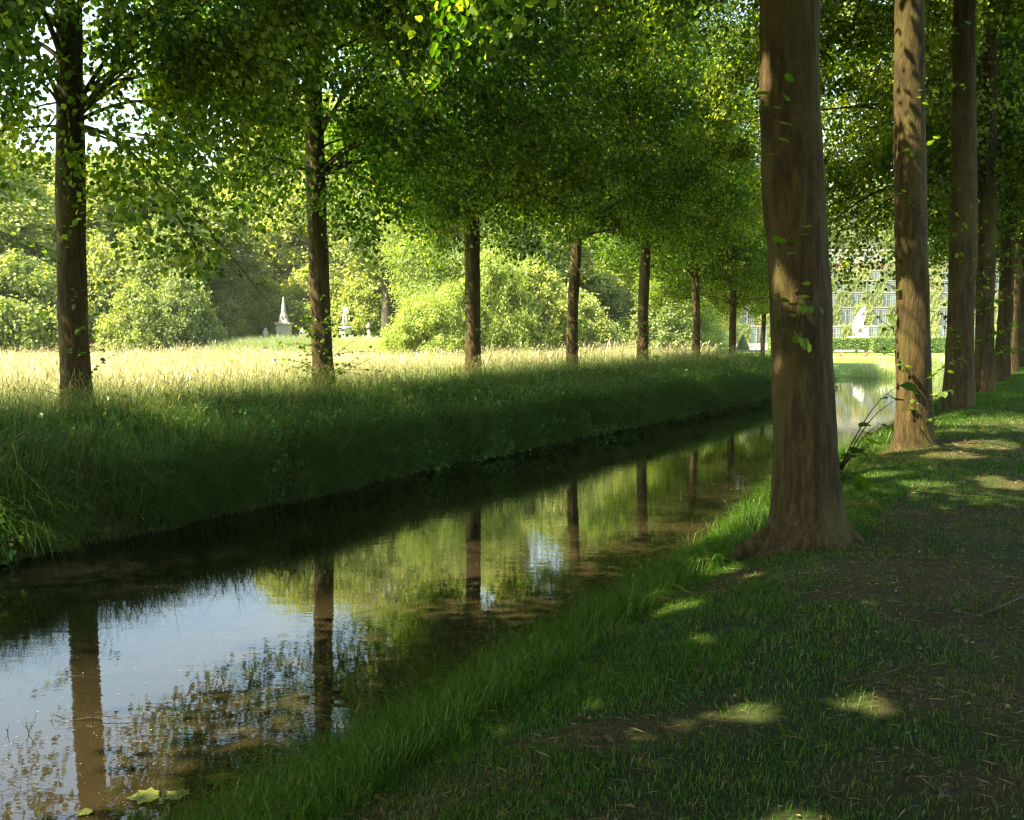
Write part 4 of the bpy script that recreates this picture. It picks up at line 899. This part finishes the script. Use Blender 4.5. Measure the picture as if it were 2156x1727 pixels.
def statue(px, dep, label, mirror=1, full=True):
    p = pix(px, 700, dep); z_ = hz(p.x, dep)
    st = tag(empty('marble_statue', (p.x, dep, z_)), label, 'statue', 'marble statues round the court')
    mb = MB(); mb.box(0,0,.15,2.4,2.2,.3); mb.box(0,0,.72,1.9,1.7,.85); mb.box(0,0,1.21,2.2,2.0,.14); mb.build('pedestal', M['marble'], st, bevel=.02)
    me = bpy.data.meshes.new('figure'); k = mirror
    vs = [(-.05,0,2.55),(.02,0,2.85),(.12*1,0,3.15),(.2,0,3.32),(.24,-.06,3.5),
          (-.12,0,3.2),(-.36,.05,2.95),(-.5,-.1,2.6),          # trailing arm
          (.32,0,3.22),(.5,-.05,3.55),(.42,-.02,3.95),           # raised arm
          (.1,0,2.3),(.32,-.2,1.95),(.30,-.05,1.55),              # leg
          (-.22,0,2.3),(-.4,.05,1.9),(-.62,.1,1.6),
          (-.55,0,1.55),(-.3,0,1.45),(.1,0,1.42),(.5,0,1.45),(.72,-.1,1.6),(.6,-.1,1.95),(.62,-.15,2.2)]
    es = [(0,1),(1,2),(2,3),(3,4),(2,5),(5,6),(6,7),(2,8),(8,9),(9,10),(0,11),(11,12),(12,13),(0,14),(14,15),(15,16),(13,19),(19,18),(18,17),(19,20),(20,21),(21,22),(22,23)]
    rad = [.26,.22,.27,.09,.16,.13,.10,.09,.13,.09,.08,.19,.14,.12,.2,.16,.17,.30,.28,.25,.26,.22,.17,.13]
    me.from_pydata([(a*k,b_,c_) for a,b_,c_ in vs], es, []); o = bpy.data.objects.new('figure', me); C.objects.link(o); o.parent = st
    o.modifiers.new('skin','SKIN'); me.skin_vertices[0].data[0].use_root = True
    for i_, r_ in enumerate(rad): me.skin_vertices[0].data[i_].radius = (r_, r_)
    o.modifiers.new('sub','SUBSURF').render_levels = 2
    tx = bpy.data.textures.new('folds', 'CLOUDS'); tx.noise_scale = .22; dm = o.modifiers.new('d', 'DISPLACE'); dm.texture = tx; dm.strength = .14; dm.mid_level = .5
    me.materials.append(M['marble'])
    if full:   # cloak blown up behind the figure, one broad arc tapering to a point
        mb = MB(); mb.tube([(-.55*k,.15,1.6),(-.62*k,.15,2.3),(-.45*k,.15,3.0),(-.12*k,.12,3.6),(.25*k,.08,4.1),(.46*k,.05,4.35)], [.2,.17,.2,.24,.2,.05], 12); mb.build('cloak', M['marble'], st, True)
    return st
statue(1812, 104, 'large white marble group with a raised cloak on a pedestal')
statue(2152, 100, 'white marble figure half cut off by the right edge', -1, False)

# ------------------------------------------------------------------ glazed vineyard terraces
TX0, TX1, TD, THh = 42.0, 118.0, 20.8, 3.3
hill = MB()
hill.box(90, 150 + 6*TD + 70, 9, 520, 140, 18.4)
hb = hill.build('hill', M['ground']); tag(hb, kind='structure')
bay_proto = None
for k in range(6):
    yk = 150 + k * TD; zb = -.2 if k == 0 else 2.5 + (k - 1) * THh; h_ = 2.7 if k == 0 else THh
    wl = 40 + k * 6; xc = 68
    tw_ = tag(empty('terrace_wall', (xc, yk, zb)), ('lowest glazed terrace wall behind the white statue', 'second glazed terrace wall from the bottom', 'third glazed terrace wall from the bottom', 'fourth glazed terrace wall from the bottom',
              'fifth glazed terrace wall from the bottom', 'topmost glazed terrace wall under the trees')[k], 'terrace wall', 'glazed terraces climbing the hill')
    half = 62 + k * 4
    MB().box(0, TD/2 + .5, h_/2 - 1.5, half*2, TD + 1.2 if k < 5 else TD + 2, h_ + 3 - .02).build('wall', M['brick'], tw_)
    MB().box(0, -.12, h_ + .02, half*2 + .1, .5, .14).build('coping', M['stone'], tw_)
    per = 5.55; nb = int(half * 2 / per); off = (k * 1.9) % per
    if bay_proto is None:
        mb = MB()
        for q in range(8): mb.box(-1.35 + q*.386, -.32, 0, .07, .06, 1)
        mb.box(0,-.32,.47,2.8,.07,.05); mb.box(0,-.32,-.47,2.8,.07,.05); mb.box(0,-.32,.12,2.8,.05,.03)
        fr = mb.build('glass_door', M['glasswhite'])
        pn = MB(); pn.box(-.7,-.27,0,1.3,.03,.92); pn.box(.85,-.27,0,.9,.03,.92); pn = pn.build('pane', M['pane'], fr)
        def iv(g, n_):
            return np.stack([g.uniform(-1.35,1.35,n_), -.3 - .22*g.random(n_), g.uniform(-.48,.47,n_)],1), np.tile([0,-1,.2],(n_,1))
        ivp = leaf_shell('climber', iv, 1500, .26, 'far_a', None, 9)
        bay_proto = (fr, pn, ivp); first = True
    fr, pn, ivp = bay_proto
    for q in range(nb):
        xx = -half + off + per * (q + .5)
        X_ = (xc + xx) / yk
        if X_ < .14 or X_ > .56: continue     # outside every view of the terraces
        if first: f2, p2, i2 = fr, pn, ivp
        else:
            f2 = fr.copy(); C.objects.link(f2); p2 = pn.copy(); C.objects.link(p2); p2.parent = f2; i2 = ivp.copy(); C.objects.link(i2)
        first = False
        f2.parent = tw_; i2.parent = tw_
        f2.location = (xx, 0, h_ * .48); f2.scale = (1, 1, h_ * .9); i2.location = (xx + 2.75, 0, h_ * .5); i2.scale = (1.12 + .2 * math.sin(q * 2.3 + k), 1, h_)
for q, (px, k, hc) in enumerate(((1740, 1, 2.4), (1862, 3, 2.6), (1815, 2, 2.6), (1990, 2, 2.6), (2050, 1, 2.6))):
    yk = 150 + k * TD - 3; cone_tree(px, 660, yk, hc, .85, ('clipped cone on the first terrace left of the statue', 'clipped cone on the third terrace right of the statue', 'clipped cone on the second terrace above the statue', 'clipped cone on the second terrace behind the right trunks',
              'clipped cone on the first terrace behind the right trunks')[q], 2.5 + (k-1)*THh, 'clipped cones on the terraces')
# palace on the top terrace
pz = 2.5 + 5*THh - .3; p = pix(1960, 500, 300)
pa = tag(empty('palace', (p.x, 300, pz)), 'cream single storey palace glimpsed through the leaves above the terraces', 'building')
MB().box(0,0,3.2,70,12,6.4).build('wall', M['cream'], pa)
MB().box(0,0,6.6,71,13,.5).build('cornice', M['stone'], pa)
MB().lathe([(6.5,0),(6.5,1.5),(6.2,3.2),(4.8,5.2),(2.5,6.6),(.6,7.2),(.3,8)],0,-3,6.8,32).build('dome', M['roofcopper'], pa, True)
for q in range(13):
    f2 = MB().box(-31+q*5.1,-6.1,2.8,2.2,.3,4.4).build('window', M['glasswhite'], pa); MB().box(-31+q*5.1,-6.28,2.8,1.8,.08,4.0).build('pane', M['pane'], f2)

# ------------------------------------------------------------------ shoots on the trunks
def loc(o, p): return Vector(p) - o.location
x, y, z = b1p
def trunk_at(o, path, h_): return Vector((np.interp(h_, [q[2] for q in path], [q[0] for q in path]), 0, h_))
st = []
b = trunk_at(B1, b1path, .75)
st += [((b.x+.27,-.02,.62),(b.x+.68,-.15,1.28),.12,3), ((b.x+.27,-.03,.6),(b.x+.62,-.2,1.16),.10,2), ((b.x+.27,-.03,.6),(b.x+.40,-.3,.84),.03,3), ((b.x+.27,-.05,.60),(b.x+.50,-.2,.98),.05,3), ((b.x+.27,.0,.6),(b.x+.45,.1,.72),.02,4), ((b.x+.26,-.06,.58),(b.x+.42,-.2,.52),0,4)]
shoot_mesh('shoot_foliage', st, .135, B1, M['lime'], 3)
st = []
for (px, py, ex, ey, nl) in ((1640, 700, 1705, 600, 6), (1650, 690, 1640, 620, 4), (1660, 640, 1740, 655, 5), (1638, 560, 1700, 480, 4), (1628, 360, 1655, 170, 6), (1640, 520, 1625, 505, 2), (1660, 700, 1700, 720, 4), (1625, 250, 1590, 200, 4)):
    d_ = y - .27; a = pix(px, py, d_) - Vector((x, y, z)); e_ = pix(ex, ey, d_ - .12) - Vector((x, y, z)); st.append((a, e_, .02, nl))
shoot_mesh('shoot_foliage', st, .095, B1, M['lime'], 4)
def shoots(o, tp, spans, size, seed, n_, ln=.35, rad=.2):
    g = np.random.default_rng(seed); st = []
    for q in range(n_):
        a = g.random() * 2 * math.pi if g.random() < .4 else g.uniform(R(180), R(360)); h_ = g.uniform(*spans)
        d = Vector((math.cos(a), math.sin(a), g.uniform(-.1, .8)))
        s_ = Vector((math.cos(a) * rad, math.sin(a) * rad, h_)); st.append((s_, s_ + d * ln * g.uniform(.5, 1.4), .03, int(g.integers(3, 8))))
    shoot_mesh('shoot_foliage', st, size, o, M['lime'], seed)
shoots(A1, a1p, (.3, 3.8), .085, 31, 26, .5)
shoots(A2, a2p, (.1, 1.7), .095, 32, 60, .75); shoots(A2, a2p, (1.6, 4), .085, 33, 14)
shoots(A3, a3p, (.5, 3.8), .085, 34, 22, .35)
shoots(A4, a4p, (.6, 3.9), .09, 35, 40, .5)
shoots(A5, a5p, (.0, 2.0), .10, 36, 40, .6)
shoots(B2, b2p, (.2, 6), .09, 37, 26, .4)
shoots(B3, b3p, (.8, 5), .09, 38, 34, .45, .22)
shoots(B4, b4p, (.8, 5), .10, 39, 70, .5)

# ------------------------------------------------------------------ floating things
def onwater(px, py):
    dep = (EYE - WZ) * FPX / (py - HOR); 
    for _ in range(6):
        p = pix(px, py, dep); dep *= (EYE - WZ) / (EYE - p.z)
    return pix(px, py, dep)
def maple(px, py, size, rz, label):
    p = onwater(px, py); bm = bmesh.new()
    prof = [(0,-.42),(.10,-.38),(.30,-.44),(.40,-.24),(.62,-.14),(.50,.06),(.58,.30),(.34,.30),(.22,.52),(.10,.56),(0,.74)]
    pts = prof + [(-a, b_) for a, b_ in prof[-2:0:-1]]
    c_ = bm.verts.new((0,.05,.004)); vs = [bm.verts.new((a*size, b_*size, .006 + .03*size*math.sin(i_*2.1))) for i_, (a, b_) in enumerate(pts)]
    for i_ in range(len(vs)): bm.faces.new((c_, vs[i_], vs[(i_+1) % len(vs)]))
    me = bpy.data.meshes.new('maple_leaf'); bm.to_mesh(me); bm.free(); me.materials.append(M['floatleaf'])
    o = bpy.data.objects.new('maple_leaf', me); C.objects.link(o); o.location = (p.x, p.y, WZ + .006); o.rotation_euler.z = rz
    tag(o, label, 'leaf', 'leaves floating near the bank')
maple(310, 1680, .13, 1.9, 'larger yellow green leaf floating at the bottom of the channel')
maple(375, 1678, .10, 1.1, 'smaller yellow green leaf floating beside the near bank')
maple(178, 1716, .06, .3, 'pale curled leaf floating at the bottom left')
def twig(pts, rad, label, px, py, cat='twig'):
    p = onwater(px, py); o = MB()
    for q, (pl, r_) in enumerate(pts): o.tube([Vector(a) for a in pl], [r_ * (1 - .6 * i_ / (len(pl)-1)) for i_ in range(len(pl))], 6)
    o = o.build('floating_twig', M['twig'], None, True); o.location = (p.x, p.y, WZ); o.scale = (.45, .45, .45); tag(o, label, cat)
twig([([(0,0,-.03),(-.03,0,.10),(-.05,.02,.22)],.006), ([(-.01,0,.02),(.06,.02,.14),(.07,.03,.24)],.005), ([(-.02,0,.06),(-.09,0,.13)],.004)], 1, 'forked dark twig standing out of the water at the lower left', 62, 1545)
twig([([(0,0,-.03),(0,.01,.06),(.02,0,.12)],.006), ([(0,0,.03),(-.04,0,.08)],.004)], 1, 'short stub poking from the water at the left edge', 16, 1545)
gq = np.random.default_rng(12)
pl = [([(-.12,0,.0),(.1,.02,.03),(.35,.03,.045),(.6,.02,.04),(.82,0,.02),(1.0,-.02,-.01)],.007)]
for q in range(16):
    b0 = np.array([gq.uniform(-.25, .9), 0, .02]); pl.append(([b0, b0 + [gq.normal(0,.08), gq.normal(0,.04), gq.uniform(.02,.09)], b0 + [gq.normal(0,.15), gq.normal(0,.06), gq.uniform(.03,.12)]], .0035))
for q in range(4):
    b0 = np.array([-.32, 0, .0]) + [gq.normal(0,.06), 0, 0]; pl.append(([b0, b0 + [gq.normal(0,.12), gq.normal(0,.05), gq.uniform(.02,.10)]], .0035))
twig(pl, 1, 'sunken branch with bare twigs lying in the water by the reflected trunk', 165, 1518, 'branch')
twig([([(-.16,0,.006),(0,.01,.008),(.17,.0,.006)],.006)], 1, 'thin pale stem floating across the reflected trunk', 165, 1425)
twig([([(0,0,-.02),(.05,.02,.06),(.1,0,.16)],.006), ([(.05,.02,.06),(-.02,0,.12)],.005)], 1, 'small brown stick by the near bank left of the long grass', 565, 1528)
twig([([(-.1,0,.0),(.06,.02,.03),(.16,.02,.02)],.007), ([(.06,.02,.03),(.1,.03,.12),(.05,.0,.17)],.005)], 1, 'pale bent stick caught at the near waterline', 670, 1530)
# specks: petals and bud scales, gathered near the bank
n_ = 9000; s = .5 + 22 * g.random(n_) ** 1.4; L = 3.7 + np.abs(g.normal(0, 1.5, n_)); X, Y = s * ST - L * CT, s * CT + L * ST; sdw, _, _ = water_sd(X, Y)
kp = (sdw > .03) & (Y > 2.2) & (np.abs(X) < .57 * Y + .2); X, Y = X[kp], Y[kp]; n_ = len(X)
V, Fo, nf = leaves(np.stack([X, Y, np.full(n_, WZ + .004)], 1), np.stack([g.normal(0,1,n_), g.normal(0,1,n_), 0*X], 1), np.tile([0., 0, 1], (n_, 1)), g.lognormal(-5.45, .5, n_), (LEAF4[0] * [1, 1, .1], LEAF4[1]))
sp = mesh_np('floating_specks', V, Fo, M['speck'], None, np.repeat(g.random(n_), nf)); tag(sp, 'pale petals and bud scales adrift on the water', 'debris', kind='stuff')
# dead straw lying flat on the worn earth
n_ = 90000; s = .8 + 26 * g.random(n_) ** 1.9; L = g.uniform(-6, 3.4, n_); X, Y = s * ST - L * CT, s * CT + L * ST
kp = (np.abs(X) < .57 * Y + .3) & (Y > 1.8) & (g.random(n_) < .25 + soilmask(X, Y)) & (height(X, Y) > WZ + .05); X, Y = X[kp], Y[kp]; n_ = len(X)
V, Fo, nf = leaves(np.stack([X, Y, height(X, Y) + .006 + .01 * g.random(n_)], 1), np.stack([g.normal(0,1,n_), g.normal(0,1,n_), g.normal(0,.12,n_)], 1), g.normal(0, .25, (n_, 3)) + [0, 0, 1], g.uniform(.02, .09, n_), (np.array([[0,0,0],[.5,.035,.03],[1,0,0],[.5,-.035,.03]]), LANCE[1]))
ds = mesh_np('dead_straw', V, Fo, M['litter'], None, np.repeat(g.random(n_), nf)); tag(ds, 'dry straw and dead blades lying on the worn earth', 'straw', kind='stuff')
# leaf litter on the near bank
n_ = 14000; s = .8 + 24 * g.random(n_) ** 1.5; L = g.uniform(-6, 3.4, n_); X, Y = s * ST - L * CT, s * CT + L * ST
kp = (np.abs(X) < .57 * Y + .3) & (Y > 2); X, Y = X[kp], Y[kp]; n_ = len(X)
V, Fo, nf = leaves(np.stack([X, Y, height(X, Y) + .012], 1), np.stack([g.normal(0,1,n_), g.normal(0,1,n_), g.normal(0,.25,n_)], 1), g.normal(0, .3, (n_, 3)) + [0, 0, 1], g.uniform(.008, .028, n_), LEAF4)
li = mesh_np('leaf_litter', V, Fo, M['litter'], None, np.repeat(g.random(n_), nf)); tag(li, 'scattered dry leaves and bits on the near bank', 'leaf litter', kind='stuff')
def onground(px, py, dz=0):
    dep = EYE * FPX / max(py - HOR, 5)
    for _ in range(12):
        p = pix(px, py, dep); gz_ = hz(p.x, p.y) + dz; dep *= (EYE - gz_) / (EYE - p.z)
    return pix(px, py, dep)
def stick(pxs, r_, label):
    pts = [onground(a, b_, .015 + .02 * (i_ % 2)) for i_, (a, b_) in enumerate(pxs)]; o_ = pts[0].copy()
    mb = MB(); mb.tube([p_ - o_ for p_ in pts], [r_ * (1 - .6 * i_ / len(pts)) for i_ in range(len(pts))], 6)
    m_ = len(pts) // 2; mb.tube([pts[m_] - o_, pts[m_] - o_ + Vector((.12, .08, .02)), pts[m_] - o_ + Vector((.25, .12, .02))], [r_ * .5, r_ * .4, r_ * .2], 5)
    o = mb.build('fallen_twig', M['twig'], None, True); o.location = o_; tag(o, label, 'twig', 'twigs lying on the near bank')
stick([(2156, 1255), (2090, 1285), (2040, 1300), (1990, 1302), (1930, 1290)], .007, 'long thin twig on the bare earth by the right edge')
stick([(1490, 1130), (1530, 1085), (1570, 1055)], .008, 'dark twig leaning in the grass left of the thickest trunk')
stick([(1600, 1080), (1560, 1065), (1530, 1048)], .006, 'thin twig beside the roots of the thickest trunk')
stick([(1760, 1440), (1840, 1425), (1900, 1405)], .006, 'thin twig in the grass right of centre at the front')
# ------------------------------------------------------------------ the air
HAZE = 0.00025
if HAZE:
    m, t, out = newmat('haze'); v = N(t, 'VolumePrincipled', i_Density=HAZE); v.inputs['Color'].default_value = (.90, .95, .92, 1); v.inputs['Anisotropy'].default_value = .3
    t.links.new(v.outputs[0], out.inputs['Volume'])
    hb_ = MB().box(60, 210, 20.5, 1400, 1500, 45).build('haze', m); tag(hb_, 'thin summer haze in the air', kind='stuff')
